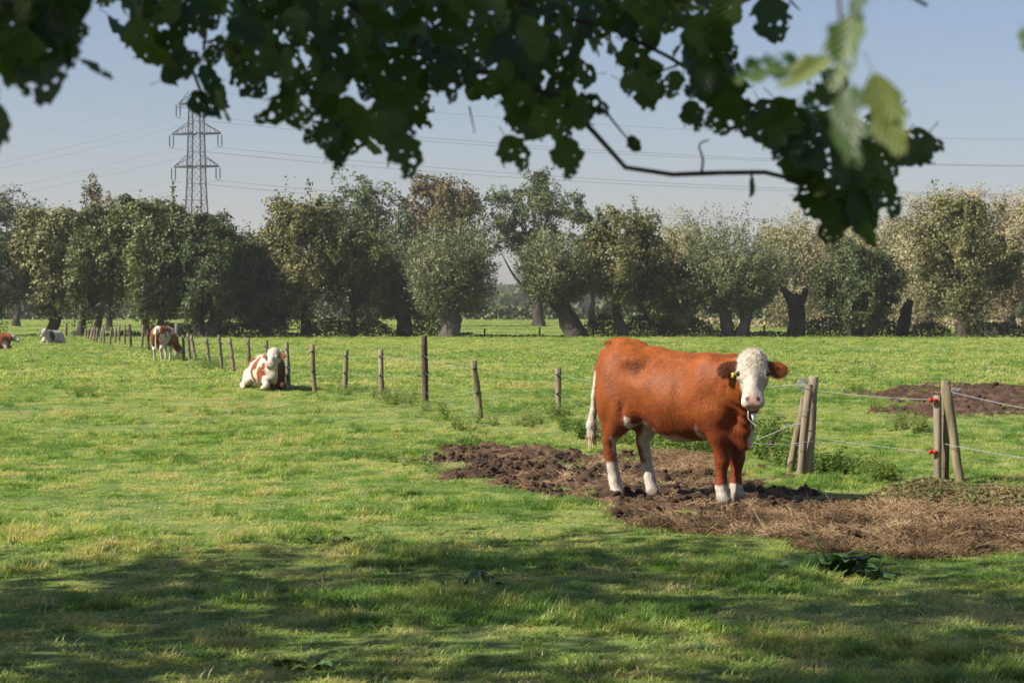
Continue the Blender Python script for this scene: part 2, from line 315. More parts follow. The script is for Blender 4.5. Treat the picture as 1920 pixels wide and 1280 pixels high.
def tree(kind, name, bx, D, crown, trunk, mat, label, cat='tree', seed=0, n=9000, lobes=30, lsize=.34, gap=.36, leaf=.15, bark=None, sprigs=0, group=None, ry=None, stems=None, by=None):
    """bx: base pixel column; crown: (x0, x1, top, bottom) in photograph pixels; trunk: width px and head (x, y)"""
    g = np.random.default_rng(1000 + seed); m = D / F; n = int(n * 3.2); leaf = leaf * .95; lobes = int(lobes * 1.9); lsize = lsize * .78; sprigs = min(sprigs, 1)
    bp = at(bx, 570 + EYE * F / D, D); bp[2] = float(gh(bp[0], D)) - .05
    x0, x1, top, bot = crown; x0 -= 5; x1 += 5
    cc = at((x0 + x1) / 2, (top + bot) / 2, D); r = np.array([(x1 - x0) / 2 * m, (ry or .85) * (x1 - x0) / 2 * m, (bot - top) / 2 * m])
    t = empty(name, bp, 0, label, cat, group)
    loc = cc - bp
    tw, hx, hy = trunk; hp = at(hx, hy, D) - bp; bark = bark or M_bark
    mb = MB(); rb = tw / 2 * m
    if kind == 'willow':                          # pollard: thick bole, knobbly head, fan of shoots
        for s, (dx, tw2) in enumerate(stems or [(0, 1.0)]):
            h2 = hp + np.array([dx * m * 1.6, 0, 0]); b2 = np.array([dx * m * .8, 0, -.1])
            mid = (b2 + h2) / 2 + np.array([g.normal(0, .08), 0, 0])
            trunk_tube(mb, [b2, b2 * .7 + mid * .3, mid, h2 * .8 + mid * .2, h2 + [0, 0, .15]], np.array([1.35, 1.05, .95, 1.15, .7]) * rb * tw2, g, 12, 16, .35)
            for k in range(9):                    # knobs of the head
                d = rdir(1, g)[0]; d[2] = abs(d[2]) * .8; a = h2 - [0, 0, .12]
                mb.tube([a, a + d * rb * 1.1 * tw2, a + d * rb * 1.75 * tw2], [rb * .65 * tw2, rb * .5 * tw2, rb * .2 * tw2], 7, True, .3, k)
        nsh = max(60, n // 90); d = rdir(nsh * 4, g)
        d = d[d[:, 2] > -.42][:nsh]; nsh = len(d)
        hc = hp + [0, 0, .1]
        # length of every shoot: to the crown ellipsoid along d
        o = (hc - loc) / r; dd = d / r; A = (dd**2).sum(1); B = (o * dd).sum(1); Cc = (o**2).sum() - 1
        Ls = (-B + np.sqrt(np.maximum(B * B - A * Cc, 0.01))) / A * g.uniform(.70, 1.02, nsh) * (1 + .10 * (g.random(nsh) < .06))
        per = max(8, n // nsh); uu = g.random((nsh, per)) ** .75 * .86 + .14
        bend = rdir(nsh, g) * .12; sag = np.clip(.25 - d[:, 2], 0, 1) * .35
        def shoot(u):
            u = np.asarray(u); Lx = Ls[:, None] * u
            P = hc + d[:, None, :] * Lx[..., None] + (bend[:, None, :] * (Ls[:, None] * u * u)[..., None])
            P[..., 2] -= (sag[:, None] * Ls[:, None] * u * u * .5) - .10 * Ls[:, None] * u * (1 - np.abs(d[:, None, 2])); return P
        P = shoot(uu).reshape(-1, 3) + g.normal(0, .13, (nsh * per, 3)); T = np.repeat(d, per, 0) + .55 * g.normal(size=(nsh * per, 3))
        q = fbm(P[:, 0] * 1.1, P[:, 1] * 1.1, P[:, 2] * 1.1, seed + 77, 3); kp = q > gap - .06; P = P[kp]; T = T[kp]
        N = unit(P - loc) * .7 + rdir(len(P), g)
        V, f = cards(P, N, T, leaf * 1.9, leaf * .75, g, tri=True)
        sh = MB(); ts = np.linspace(0.02, .8, 5)
        Q = shoot(np.broadcast_to(ts, (nsh, 5)))
        for k in range(0, nsh, 2): sh.tube(Q[k], np.linspace(.035, .008, 5), 3, False)
        obj('shoots', sh.mesh('shoots'), M_twigfar, t)
    else:
        P, N, L = crown_points(g, loc, r, n, lobes, lsize, gap)
        V, f = cards(P, N + .8 * rdir(len(P), g), rdir(len(P), g) + [0, 0, -.4], leaf * 1.45, leaf * 1.25, g, tri=True)
        for s, (dx, tw2) in enumerate(stems or [(0, 1.0)]):
            h2 = hp + np.array([dx * m * 1.5, 0, 0]); b2 = np.array([dx * m, 0, -.1])
            trunk_tube(mb, [b2, b2 * .75 + h2 * .25, (b2 + h2) / 2 + [g.normal(0, .1), 0, 0], h2], np.array([1.4, 1.0, .88, .8]) * rb * tw2, g, 10, 12, .25)
        for k in range(min(lobes, 18)):
            e = L[k]; st = hp * g.uniform(.75, 1.0); mid = st * .5 + e * .5 + g.normal(0, .2, 3)
            mb.tube(smooth_path([st, mid, e], 7), np.linspace(rb * .42, .02, 7), 5, False)
    VV = [V]; FF = [f]; off = len(V)
    for k in range(sprigs):                       # thin shoots standing out of the crown
        a = loc + r * np.array([g.uniform(-.6, .6), g.uniform(-.4, .4), 0]); a[2] = loc[2] + r[2] * .75
        h = g.uniform(.2, .8); u = g.random(26); e = np.array([g.normal(0, .25), g.normal(0, .2), 1.0]) * (h + r[2] * .25)
        Pq = a + u[:, None] ** .8 * e + g.normal(0, .10, (26, 3)); V2, f2 = cards(Pq, rdir(26, g), rdir(26, g), leaf, leaf * .8, g)
        VV.append(V2); FF.append(f2 + off); off += len(V2); mb.tube([a, a + e * .5, a + e], [.025, .015, .006], 3, False)
    obj('trunk', mb.mesh('trunk', True), bark, t)
    obj('crown', mesh_np('crown', np.concatenate(VV), [np.concatenate(FF)]), MF[mat], t)
    return t
M_twigfar = noise_mat('shoot_bark', [(.3, (.07, .055, .035)), (.7, (.15, .115, .075))], 5, 3, .9, 0)

FR = 101.0
# --- back row and trees beyond the ditch
tree('leaf', 'broadleaf_tree', 30, 150, (-70, 110, 357, 600), (14, 30, 560), 'dark', 'tall dark hazy tree at the left picture edge behind the row', seed=1, n=8000, gap=.40, leaf=.2)
tree('leaf', 'broadleaf_tree', 205, 125, (150, 250, 338, 560), (12, 205, 540), 'brown', 'tree with russet brown crown tip rising behind the left row', seed=2, n=5500, lobes=22, gap=.36, leaf=.17)
tree('leaf', 'broadleaf_tree', 690, 150, (585, 775, 312, 565), (18, 690, 560), 'oak', 'tall round grey-green tree behind the row, right of the sprigged olive tree', seed=3, n=10000, gap=.38, leaf=.21)
tree('leaf', 'broadleaf_tree', 835, 150, (750, 910, 326, 530), (18, 835, 560), 'brown', 'tree with orange autumn leaves behind the two pollard willows', seed=4, n=9000, gap=.36, leaf=.21)
tree('leaf', 'oak_tree', 1010, 150, (905, 1105, 318, 500), (22, 1010, 560), 'oak', 'airy dark green oak with sky showing through its crown', seed=5, n=9500, lobes=44, lsize=.22, gap=.40, leaf=.19)
tree('leaf', 'oak_tree', 1110, 155, (1060, 1150, 352, 540), (14, 1110, 560), 'oak', 'narrow dark green tree beside the airy oak', seed=6, n=5000, lobes=26, lsize=.28, gap=.40, leaf=.19)
tree('leaf', 'willow_tree', 1290, 140, (1215, 1345, 395, 640), (24, 1290, 570), 'pale', 'pale hazy willow behind the gap left of the big pollard', seed=7, n=11407, leaf=.14, lobes=24, lsize=.50, gap=.20, bark=M_bark_grey)
tree('leaf', 'willow_tree', 1480, 140, (1400, 1560, 385, 640), (24, 1480, 575), 'pale', 'pale hazy willow right behind the big two-stemmed pollard', seed=8, n=13162, leaf=.14, lobes=24, lsize=.50, gap=.20, bark=M_bark_grey)
tree('leaf', 'willow_tree', 1555, 165, (1470, 1640, 410, 640), (22, 1555, 580), 'tan', 'tan-coloured willow behind the bare stump', seed=9, n=13162, leaf=.14, lobes=24, lsize=.50, gap=.20, bark=M_bark_grey)
tree('leaf', 'willow_tree', 1650, 160, (1560, 1740, 375, 640), (22, 1650, 575), 'pale', 'silvery willow behind the small dark tree', seed=10, n=14917, leaf=.14, lobes=24, lsize=.50, gap=.20, bark=M_bark_grey)
tree('leaf', 'willow_tree', 1733, 132, (1640, 1830, 352, 625), (34, 1733, 575), 'pale', 'silver-green willow with a stout pale trunk left behind the brown-olive tree', seed=11, n=15795, leaf=.14, lobes=24, lsize=.50, gap=.20, bark=M_bark_grey)
tree('leaf', 'willow_tree', 1836, 150, (1760, 1900, 345, 625), (17, 1836, 572), 'tan', 'straw-coloured willow directly behind the brown-olive tree', seed=12, n=14917, leaf=.14, lobes=24, lsize=.50, gap=.20, bark=M_bark_grey)
tree('leaf', 'willow_tree', 1893, 140, (1820, 1990, 338, 625), (22, 1893, 572), 'tan', 'straw-coloured willow at the right picture edge', seed=13, n=16672, leaf=.14, lobes=24, lsize=.50, gap=.20, bark=M_bark_grey)
tree('leaf', 'willow_tree', 1975, 135, (1890, 2070, 350, 625), (24, 1975, 572), 'pale', 'willow cut off by the right picture edge', seed=14, n=12285, leaf=.14, lobes=24, lsize=.50, gap=.20, bark=M_bark_grey)
tree('leaf', 'broadleaf_tree', 500, 128, (405, 600, 395, 632), (14, 500, 580), 'oak', 'hazy tree filling the gap right of the dark ivy-green tree', seed=30, n=8000, gap=.34, leaf=.18)
tree('leaf', 'broadleaf_tree', -20, 104, (-110, 40, 440, 620), (22, -20, 580), 'dark', 'dark tree cut off by the left picture edge', seed=31, n=6000, gap=.36)
# --- front row along the ditch
tree('leaf', 'maple_tree', 97, 104, (18, 200, 378, 608), (22, 100, 570), 'olive', 'rounded olive tree behind the white lying cow', seed=15, n=12000, lobes=40, lsize=.30, gap=.37, leaf=.17)
tree('leaf', 'maple_tree', 160, 101, (120, 262, 368, 600), (16, 170, 575), 'green', 'twin-trunked green tree beside the far end of the fence', seed=16, n=9500, lobes=34, lsize=.30, gap=.37, leaf=.16, stems=[(-10, 1), (14, .9)], sprigs=2)
tree('leaf', 'maple_tree', 288, 100, (195, 388, 356, 612), (16, 288, 570), 'green', 'broad leafy green tree behind the grazing cow', seed=17, n=13500, lobes=44, lsize=.28, gap=.36, leaf=.17, stems=[(-13, 1), (12, .9)], sprigs=3)
tree('leaf', 'ivy_tree', 385, 99, (318, 482, 392, 628), (24, 388, 560), 'dark', 'dark ivy-green tree in front of the pylon', seed=18, n=12500, lobes=40, lsize=.30, gap=.34, leaf=.15, stems=[(-10, .9), (12, 1)], sprigs=4)
tree('leaf', 'thorn_shrub', 500, 100, (440, 548, 480, 632), (12, 500, 600), 'dark', 'low dark shrub between the ivy-green tree and the sprigged olive tree', 'shrub', seed=19, n=6500, lobes=24, lsize=.32, gap=.36, leaf=.14)
tree('leaf', 'alder_by_ditch', 575, 101, (462, 660, 340, 612), (19, 572, 545), 'olive', 'tall brownish olive tree with thin sprigs above its crown', seed=20, n=14000, lobes=46, lsize=.27, gap=.37, leaf=.15, sprigs=5)
tree('leaf', 'alder_by_ditch', 663, 101, (598, 730, 425, 612), (13, 664, 560), 'green', 'smaller tree between the sprigged olive tree and the pollard willows', seed=21, n=8000, lobes=30, lsize=.30, gap=.37, leaf=.14, sprigs=2)
tree('willow', 'pollard_willow', 757, 103, (682, 850, 392, 618), (28, 758, 572), 'willow', 'left one of the two touching pollard willows with grey-green crowns', seed=22, n=11000, gap=.33, leaf=.14, bark=M_bark_grey)
tree('willow', 'pollard_willow', 843, 100, (758, 936, 383, 605), (34, 842, 562), 'willow', 'right one of the two touching pollard willows, with the thicker trunk', seed=23, n=14500, gap=.33, leaf=.14, bark=M_bark_grey)
tree('willow', 'pollard_willow', 1084, 100, (962, 1128, 424, 572), (34, 1044, 548), 'willow', 'leaning pollard willow with a bowed dark trunk', seed=24, n=11500, gap=.33, leaf=.14)
tree('leaf', 'alder_by_ditch', 1168, 100, (1085, 1258, 372, 580), (19, 1160, 548), 'olive', 'brownish olive tree with a sprig on top behind the standing cow', seed=25, n=11500, lobes=40, lsize=.28, gap=.37, leaf=.14, sprigs=4)
tree('leaf', 'thorn_shrub', 1240, 101, (1178, 1318, 478, 634), (12, 1240, 590), 'green', 'dense shrub between the brownish olive tree and the big pollard', 'shrub', seed=26, n=9000, lobes=30, lsize=.30, gap=.36, leaf=.14)
tree('willow', 'pollard_willow', 1378, 101, (1246, 1496, 388, 585), (24, 1378, 566), 'willow', 'big round pollard willow on two stems', seed=27, n=17500, gap=.33, leaf=.14, bark=M_bark_grey, stems=[(-14, 1.0), (13, 1.0)])
tree('leaf', 'thorn_tree', 1592, 100, (1528, 1695, 445, 628), (15, 1594, 560), 'dark', 'small dark green tree right of the bare stump', seed=28, n=11000, lobes=44, lsize=.26, gap=.38, leaf=.13, sprigs=4)
tree('leaf', 'alder_by_ditch', 1806, 100, (1696, 1912, 352, 615), (26, 1806, 555), 'olive', 'large brown-olive tree at the right with a dark right side', seed=29, n=15500, lobes=50, lsize=.26, gap=.38, leaf=.14, sprigs=3)

def stump(bx, D, paths, label):
    g = np.random.default_rng(bx); bp = at(bx, 570 + EYE * F / D, D); bp[2] = -.05; mb = MB()
    for pts, rad in paths:
        trunk_tube(mb, [at(x, y, D) - bp for x, y in pts], np.array(rad) * D / F, g, 12, 14, .4)
    o = obj('pollard_stump', mb.mesh('pollard_stump', True), M_bark); o.location = bp; tag(o, label, 'tree stump')
stump(1493, 101, [([(1490, 634), (1491, 600), (1488, 572), (1480, 556), (1466, 541)], (14, 11, 12, 9, 5)), ([(1498, 634), (1500, 600), (1503, 570), (1508, 552), (1512, 540)], (12, 9, 8, 7, 5)), ([(1492, 575), (1492, 560), (1490, 550)], (13, 12, 6))], 'bare forked stump of a pollard willow')
stump(1696, 102, [([(1692, 634), (1695, 605), (1698, 585), (1708, 562)], (13, 11, 11, 6))], 'short leaning bare stump right of the small dark tree')
# side limb of the leaning pollard
# --- ditch undergrowth, far hedge, distant wood
def strip_leaves(name, mat, D, x0, x1, step, hfun, per, leaf, depth, label, seed, group=None):
    g = np.random.default_rng(seed); P = []
    for px in np.arange(x0, x1, step):
        h = hfun(px) * D / F
        if h <= .05: continue
        k = max(3, int(per * h / .8)); b = at(px, 570, D)
        P.append(np.stack([b[0] + g.normal(0, step * D / F, k), D + g.normal(0, depth, k), h * g.random(k) ** .8], 1))
    P = np.concatenate(P); V, f = cards(P, rdir(len(P), g) + [0, -.3, .5], rdir(len(P), g), leaf * 1.3, leaf, g)
    return tag(obj(name, mesh_np(name, V, [f]), mat), label, 'undergrowth', kind='stuff')
def bump_(px, l): return max([0] + [h * max(0, 1 - ((px - c) / w) ** 2) for c, w, h in l])
strip_leaves('ditch_undergrowth', MF['dark'], 101.6, -60, 1990, 5,
  lambda p: (9 + 10 * vnoise(p * .03, 1.) + bump_(p, [(470, 70, 32), (620, 60, 32), (700, 40, 30), (800, 30, 42), (1130, 40, 40), (1205, 60, 36), (1290, 50, 30), (1545, 50, 36), (1640, 60, 34), (1745, 40, 26), (1870, 60, 22), (330, 60, 20), (40, 60, 6)])) * (0.3 if 880 < p < 1070 or p < 140 else .8),
  75, .095, .45, 'dark tangled plants along the ditch under the trees', 501)
strip_leaves('far_hedge', MF['dark'], 215, -300, 2300, 6, lambda p: 18 + 9 * vnoise(p * .012, 3.) + bump_(p, [(1010, 30, 16), (620, 60, 10), (60, 90, 16)]), 14, .42, 1.0, 'low dark hedge across the far side of the next field', 502)
strip_leaves('reed_bed', MF['tan'], 146, 1235, 2100, 4, lambda p: 12 + 8 * vnoise(p * .02, 9.), 12, .24, 1.2, 'tan reeds behind the ditch on the right', 503)
def wood(name, D, hm, seed, label, mat):
    g = np.random.default_rng(seed); P = []
    for px in np.arange(-700, 2700, 9):
        h = hm * (.55 + .8 * fbm(px * .006, 1.5, 0, seed, 4)); b = at(px, 570, D); k = 70
        u = g.random(k); P.append(np.stack([b[0] + g.normal(0, 3.0, k), D + g.normal(0, 8, k), h * u ** .7], 1))
    P = np.concatenate(P); V, f = cards(P, rdir(len(P), g) + [0, -.5, .4], rdir(len(P), g), 2.6, 2.2, g)
    return tag(obj(name, mesh_np(name, V, [f]), mat), label, 'wood', kind='stuff')
wood('distant_wood', 760, 8.0, 11, 'hazy distant wood on the horizon', MF['dark'])
wood('middle_wood', 430, 3.6, 12, 'faint line of bushes beyond the far hedge', MF['dark'])
# --- small posts and rail along the ditch
def small_post(bx, top, bot, w, D, parent, mat):
    mb = MB(); a = at(bx, bot, D); b = at(bx + 1, top, D); a[2] = -.1
    mb.tube([a, (a + b) / 2, b], w * D / F / 2, 6); return obj('post', mb.mesh('post'), mat, parent)
df = empty('ditch_fence', (0, 0, 0), 0, 'thin fence of small dark posts along the ditch under the trees', 'fence')
dposts = [(124, 606), (447, 614), (533, 610), (657, 604), (685, 613), (908, 616), (1011, 613), (1093, 612), (1112, 612), (1333, 613), (1432, 609), (1544, 612), (1743, 611)]
for x, tp in dposts: small_post(x, tp, 634, 4, 100.2, df, M_wood_d)
for zz in (.75, .45):
    mb = MB(); mb.tube([np.array([at(x, 600, 100.2)[0], 100.15, zz]) for x, _ in dposts], .004, 3, False); obj('wire', mb.mesh('wire'), M_wood_d, df)
rl = empty('ditch_rail', (0, 0, 0), 0, 'small weathered wooden rail across the ditch at the right', 'rail')
small_post(1838, 612, 634, 7, 99.4, rl, M_wood); small_post(1864, 613, 635, 7, 99.2, rl, M_wood); small_post(1881, 609, 634, 6, 99.4, rl, M_wood_d)
for y in (633, 622):
    mb = MB(); mb.tube([at(1836, y, 99.25), at(1866, y + 1, 99.05)], .06, 6); obj('rail', mb.mesh('rail'), M_wood, rl)

# ------------------------------------------------------------------ pylon and lines
def pylon():
    D = 390.0; m = D / F; base = at(369, 570, D); base[2] = 0; rz = R(-12)
    t = empty('transmission_pylon', base, rz, 'tall steel lattice pylon behind the trees on the left', 'pylon')
    H = 43.5
    def half(z): return float(np.interp(z, [0, 14, 24, 41, H], [3.3, 2.0, 1.45, 1.1, .1]))
    cor = [(-1, -1), (1, -1), (1, 1), (-1, 1)]; zz = [0, 5, 10, 14.5, 18.5, 22, 25.2, 28.2, 31.4, 34.4, 37.4, 40.4, H]
    for sx, sy in cor:
        mb = MB(); mb.tube([(sx * half(z), sy * half(z), z) for z in zz], .17, 4); obj('leg', mb.mesh('leg'), M_steel, t)
    mb = MB()
    for a, b in zip(zz[:-1], zz[1:]):
        for q in range(4):
            p, n = cor[q], cor[(q + 1) % 4]; ha, hb = half(a), half(b)
            mb.tube([(p[0]*ha, p[1]*ha, a), (n[0]*hb, n[1]*hb, b)], .05, 3); mb.tube([(n[0]*ha, n[1]*ha, a), (p[0]*hb, p[1]*hb, b)], .05, 3)
            mb.tube([(p[0]*hb, p[1]*hb, b), (n[0]*hb, n[1]*hb, b)], .05, 3)
    obj('bracing', mb.mesh('bracing'), M_steel, t)
    ends = []
    for z, L in ((28.6, 4.6), (35.0, 5.0), (40.9, 3.6)):
        mb = MB(); h = half(z)
        for sx in (-1, 1):
            for sy in (-1, 1):
                mb.tube([(sx * h * .3, sy * h, z), (sx * L, 0, z - .05)], .2, 4); mb.tube([(sx * h, sy * h, z + 2.2), (sx * L, 0, z + .1)], .09, 3)
                for u in (.35, .7): mb.tube([(sx * (h + (L - h) * u), sy * h * (1 - u), z), (sx * (h + (L - h) * u), sy * h * (1 - u), z + 2.2 * (1 - u))], .06, 3)
        arm = obj('crossarm', mb.mesh('crossarm'), M_steel, t)
        for sx in (-1, 1):
            mi = MB()
            for dx in (-.55, .25):
                mi.tube([(sx * L + dx, 0, z - .1), (sx * L + dx, 0, z - .4)], .04, 4)
                zz2 = np.linspace(z - .4, z - 2.4, 13); mi.tube([(sx * L + dx, 0, q) for q in zz2], [.09 if k % 2 else .17 for k in range(13)], 6)
            mi.tube([(sx * L - .6, 0, z - 2.5), (sx * L - .15, 0, z - 2.75), (sx * L + .3, 0, z - 2.5)], .06, 4)
            obj('insulator', mi.mesh('insulator'), M_steel, arm); ends.append((sx * L - .15, z - 2.8, {28.6: 'lower', 35.0: 'middle', 40.9: 'upper'}[z], sx))
    ends.append((0.0, H, 'earth', 0))
    Rm = np.array([[math.cos(rz), -math.sin(rz), 0], [math.sin(rz), math.cos(rz), 0], [0, 0, 1]])
    dl = np.array([-230.0, 205.0, 0]); dr = np.array([330.0, 40.0, 0])
    for ex, ez, lv, sx in ends:
        p = base + Rm @ np.array([ex, 0, ez]); mb = MB(); pts = []
        for u in np.linspace(1, 0, 26)[:-1]: q = p + dl * u; q[2] -= 4 * 9.0 * u * (1 - u) + 1.0 * u; pts.append(q)
        for u in np.linspace(0, 1, 32): q = p + dr * u; q[2] -= 4 * 8.0 * u * (1 - u); pts.append(q)
        mb.tube(pts, .038 if lv != 'earth' else .028, 4, False)
        side = {-1: 'left', 1: 'right', 0: ''}[sx]
        lab = 'topmost thin earth wire over the pylon peak' if lv == 'earth' else f'power line hanging from the {side} end of the {lv} pylon crossarm'
        tag(obj('power_line', mb.mesh('power_line'), M_cable), lab, 'power line', 'power lines on the pylon')
pylon()
# ------------------------------------------------------------------ fences
def post_mesh(a, b, ra, rb_, seed, lean_cap=True):
    """round post from a (in the ground) to b, slightly irregular, with a sawn top"""
    mb = MB(); a = np.asarray(a, float); b = np.asarray(b, float); g = np.random.default_rng(seed)
    Q = np.linspace(a, b, 7); Q[1:-1] += g.normal(0, ra * .06, (5, 3)); r = np.linspace(ra, rb_, 7)
    Q = np.concatenate([Q, [b + (b - a) / np.linalg.norm(b - a) * .006]]); r = np.r_[r, rb_ * .86]
    mb.tube(Q, r, 12, True, .16, seed); return mb.mesh('post', True)
FP = [((1047, 690), (1047, 776), 12), ((889, 676), (903, 783), 11), ((795, 630), (798, 757), 12), ((713, 656), (716, 742), 10), ((650, 657), (646, 733), 9.5),
      ((586, 646), (590, 737), 9), ((537, 643), (542, 728), 8), ((499, 638), (503, 716), 7), ((466, 634), (469, 703), 7), ((431, 634), (441, 699), 7), ((411, 628), (417, 693), 6.5),
      ((387, 634), (394, 687), 6.5), ((358, 629), (370, 680), 6), ((351, 626), (357, 678), 5.5), ((343, 628), (345, 676), 5.5), ((332, 606), (331, 672), 8), ((277, 619), (280, 661), 5.5),
      ((268, 610), (265, 655), 5), ((243, 608), (246, 652), 5), ((234, 609), (234, 649), 4.6), ((224, 611), (223, 648), 4.6), ((217, 614), (215, 647), 4.4), ((210, 614), (205, 648), 4.4), ((194, 616), (195, 647), 4.2),
      ((191, 614), (188, 645), 4), ((183, 614), (179, 644), 4), ((179, 611), (176, 643), 4), ((174, 613), (167, 641), 4), ((167, 615), (164, 638), 3.6), ((161, 617), (160, 637), 3.6)]
fence = empty('wire_fence', (0, 0, 0), 0, 'long pasture fence of round wooden posts and white wire running away to the left', 'fence')
posts = []
for k, (tp, bs, w) in enumerate(FP):
    a = gpt(*bs); D = a[1]; b = at(tp[0], tp[1], D); a[2] = gh(a[0], a[1]) - .12
    lean = np.random.default_rng(k).normal(0, .05); b[1] += lean
    mat = M_wood_d if k in (2, 18, 16) else (M_wood_g if k % 3 else M_wood)
    r = w / 2 * D / F; obj('fence_post', post_mesh(a, b, r * 1.03, r * .95, 300 + k), mat, fence); posts.append((a, b, r))
A = dict(main=((1526, 707), (1513, 892)), s2=((1517, 722), (1497, 876)), s1=((1509, 745), (1475, 870)))
DA = gpt(1513, 890)[1]; DB = gpt(1772, 905)[1]
def wirepts(z0, z1, sag, pts, n=9):
    out = []
    for p, q in zip(pts[:-1], pts[1:]):
        u = np.linspace(0, 1, n)[:-1]; P = p + (q - p) * u[:, None]; P[:, 2] -= 4 * sag * np.linalg.norm(q - p) * u * (1 - u); out.append(P)
    return np.concatenate(out + [pts[-1:]])
def on_post(k, frac): a, b, r = posts[k]; p = a + (b - a) * frac; return p + np.array([-r * .2, -r * 1.05, 0])
clips = MB()
def twisted(P, r, g=0):                  # rope of two plies
    mb = MB(); P = np.asarray(P); d = np.r_[0, np.cumsum(np.linalg.norm(np.diff(P, axis=0), axis=1))]; mb.tube(P, r, 5, False); return mb.mesh('wire', True)
# top rope and lower wires: from the strainer, behind the cow, past every post
topA = at(1516, 719, DA + .05); lowA = at(1512, 792, DA + .05); low2A = at(1504, 835, DA + .05)
for nm, fr, st, rad in (('top', .88, topA, .0034), ('low', .52, low2A, .0025), ('ground', .26, None, .0014)):
    pts = ([st] if st is not None else []) + [on_post(k, fr if nm != 'top' or k not in (2, 15) else .74) for k in range(16)] 
    obj('wire', twisted(wirepts(0, 0, .012 + .004 * (nm == 'low'), np.array(pts)), rad), M_wire, fence)
    pts = [on_post(k, fr) for k in range(15, len(posts))]
    obj('wire', twisted(wirepts(0, 0, .015, np.array(pts)), rad), M_wire, fence)
for k in range(16):                      # black insulators that hold the wire
    for fr in (.88 if k not in (2, 15) else .74, .52):
        mb = MB(); p = on_post(k, fr); mb.tube([p + [-.035, -.01, 0], p + [.0, -.015, 0], p + [.03, 0, 0]], [.012, .018, .012], 6); obj('insulator', mb.mesh('insulator', True), M_black, fence)

sa = empty('strainer_post', gpt(1513, 890), 0, 'corner fence post with two leaning struts beside the standing cow', 'post'); oa = np.array(sa.location)
def strut(parent, o, tp, bs, w, D, mat, name, seed, dy=0.0):
    b = at(tp[0], tp[1], D); a = at(bs[0], bs[1], D + dy); a[2] = gh(a[0], a[1]) - .15
    r = w / 2 * D / F; return obj(name, post_mesh(a - o, b - o, r * 1.02, r * .97, seed), mat, parent)
strut(sa, oa, *A['main'], 19, DA, M_wood, 'post', 401); strut(sa, oa, *A['s2'], 15, DA - .16, M_wood, 'strut', 402, .1); strut(sa, oa, *A['s1'], 14, DA + .12, M_wood_g, 'strut', 403, .25)
stb = obj('old_post_stump', post_mesh(gpt(1446, 868) + [0, 0, -.1], at(1447, 826, gpt(1446, 868)[1]), .03, .03, 405), M_wood_d); tag(stb, 'short dark post stump in the nettles behind the cow', 'post')
mb = MB(); aa = np.linspace(0, 31, 76); c = at(1506, 722, DA - .12) - oa; rr = .045 + .014 * np.sin(aa * .37)
mb.tube(np.stack([c[0] + .012 * np.sin(aa * .21) + rr * np.cos(aa), c[1] + .02 * np.sin(aa * .5), c[2] + .014 * np.cos(aa * .17) + rr * 1.1 * np.sin(aa)], 1), .0035, 4, False)
obj('rope', mb.mesh('rope', True), M_wire, sa)
for y in (722, 770, 830):
    mb = MB(); mb.tube([at(1500 - (y - 722) * .14, y + 2, DA - .15) - oa, at(1512 - (y - 722) * .1, y, DA - .24) - oa, at(1535 - (y - 722) * .06, y - 3, DA - .1) - oa], .004, 4, False); obj('tie_wire', mb.mesh('tie_wire', True), M_wire, sa)
sb = empty('gate_post', gpt(1770, 905), 0, 'double gate post with leaning strut and red handles at the right', 'post'); ob = np.array(sb.location)
strut(sb, ob, (1773, 714), (1771, 906), 17, DB + .05, M_wood_g, 'post', 411); strut(sb, ob, (1758, 742), (1759, 908), 15, DB - .06, M_wood, 'post', 412); strut(sb, ob, (1774, 724), (1806, 909), 17, DB - .14, M_wood_g, 'strut', 413, -.1)
for y in (750, 847):
    mb = MB(); c = at(1748, y, DB - .1) - ob
    mb.tube([c + [-.035, 0, 0], c + [-.03, 0, 0], c + [-.012, 0, 0], c + [-.008, 0, 0], c + [.012, 0, 0], c + [.018, 0, 0], c + [.05, 0, 0]], [.009, .021, .024, .016, .016, .023, .010], 10); obj('gate_handle', mb.mesh('gate_handle', True), M_red, sb)
mb = MB(); c = at(1788, 733, DB - .2) - ob
aa = np.linspace(0, 19, 40); mb.tube(np.stack([c[0] + .03 * np.cos(aa) + .003 * aa, c[1] + .004 * aa, c[2] + .025 * np.sin(aa * 1.07)], 1), .004, 4, False)
obj('rope', mb.mesh('rope', True), M_wire, sb)
gate = empty('gate_wires', gpt(1640, 900), 0, 'two sagging white wires closing the gap between the corner post and the gate post', 'wire gate'); og = np.array(gate.location)
for y0, y1, sg in ((733, 749, .03), (820, 847, .02)):
    p = at(1536 - (y0 - 733) * .07, y0, DA - .1) - og; q = at(1746, y1, DB - .1) - og
    obj('wire', twisted(wirepts(0, 0, sg * .35, np.array([p, q]), 20), .0028), M_wire, gate)
rw = empty('fence_wires', gpt(1850, 905), 0, 'white fence wires running off the picture to the right of the gate post', 'wire'); ow = np.array(rw.location)
for p, q in (((1785, 735), (2100, 795)), ((1772, 832), (2100, 880)), ((1790, 905), (2100, 985))):
    obj('wire', twisted(wirepts(0, 0, .01, np.array([at(*p, DB - .2) - ow, at(*q, DB - 1.9) - ow]), 16), .0034), M_wire, rw)
mb = MB(); mb.tube([at(1420, 824, DA + .2) - oa, at(1450, 812, DA + .1) - oa, at(1480, 798, DA) - oa, at(1512, 792, DA - .1) - oa], .005, 4, False); obj('wire', mb.mesh('wire'), M_wire, sa)

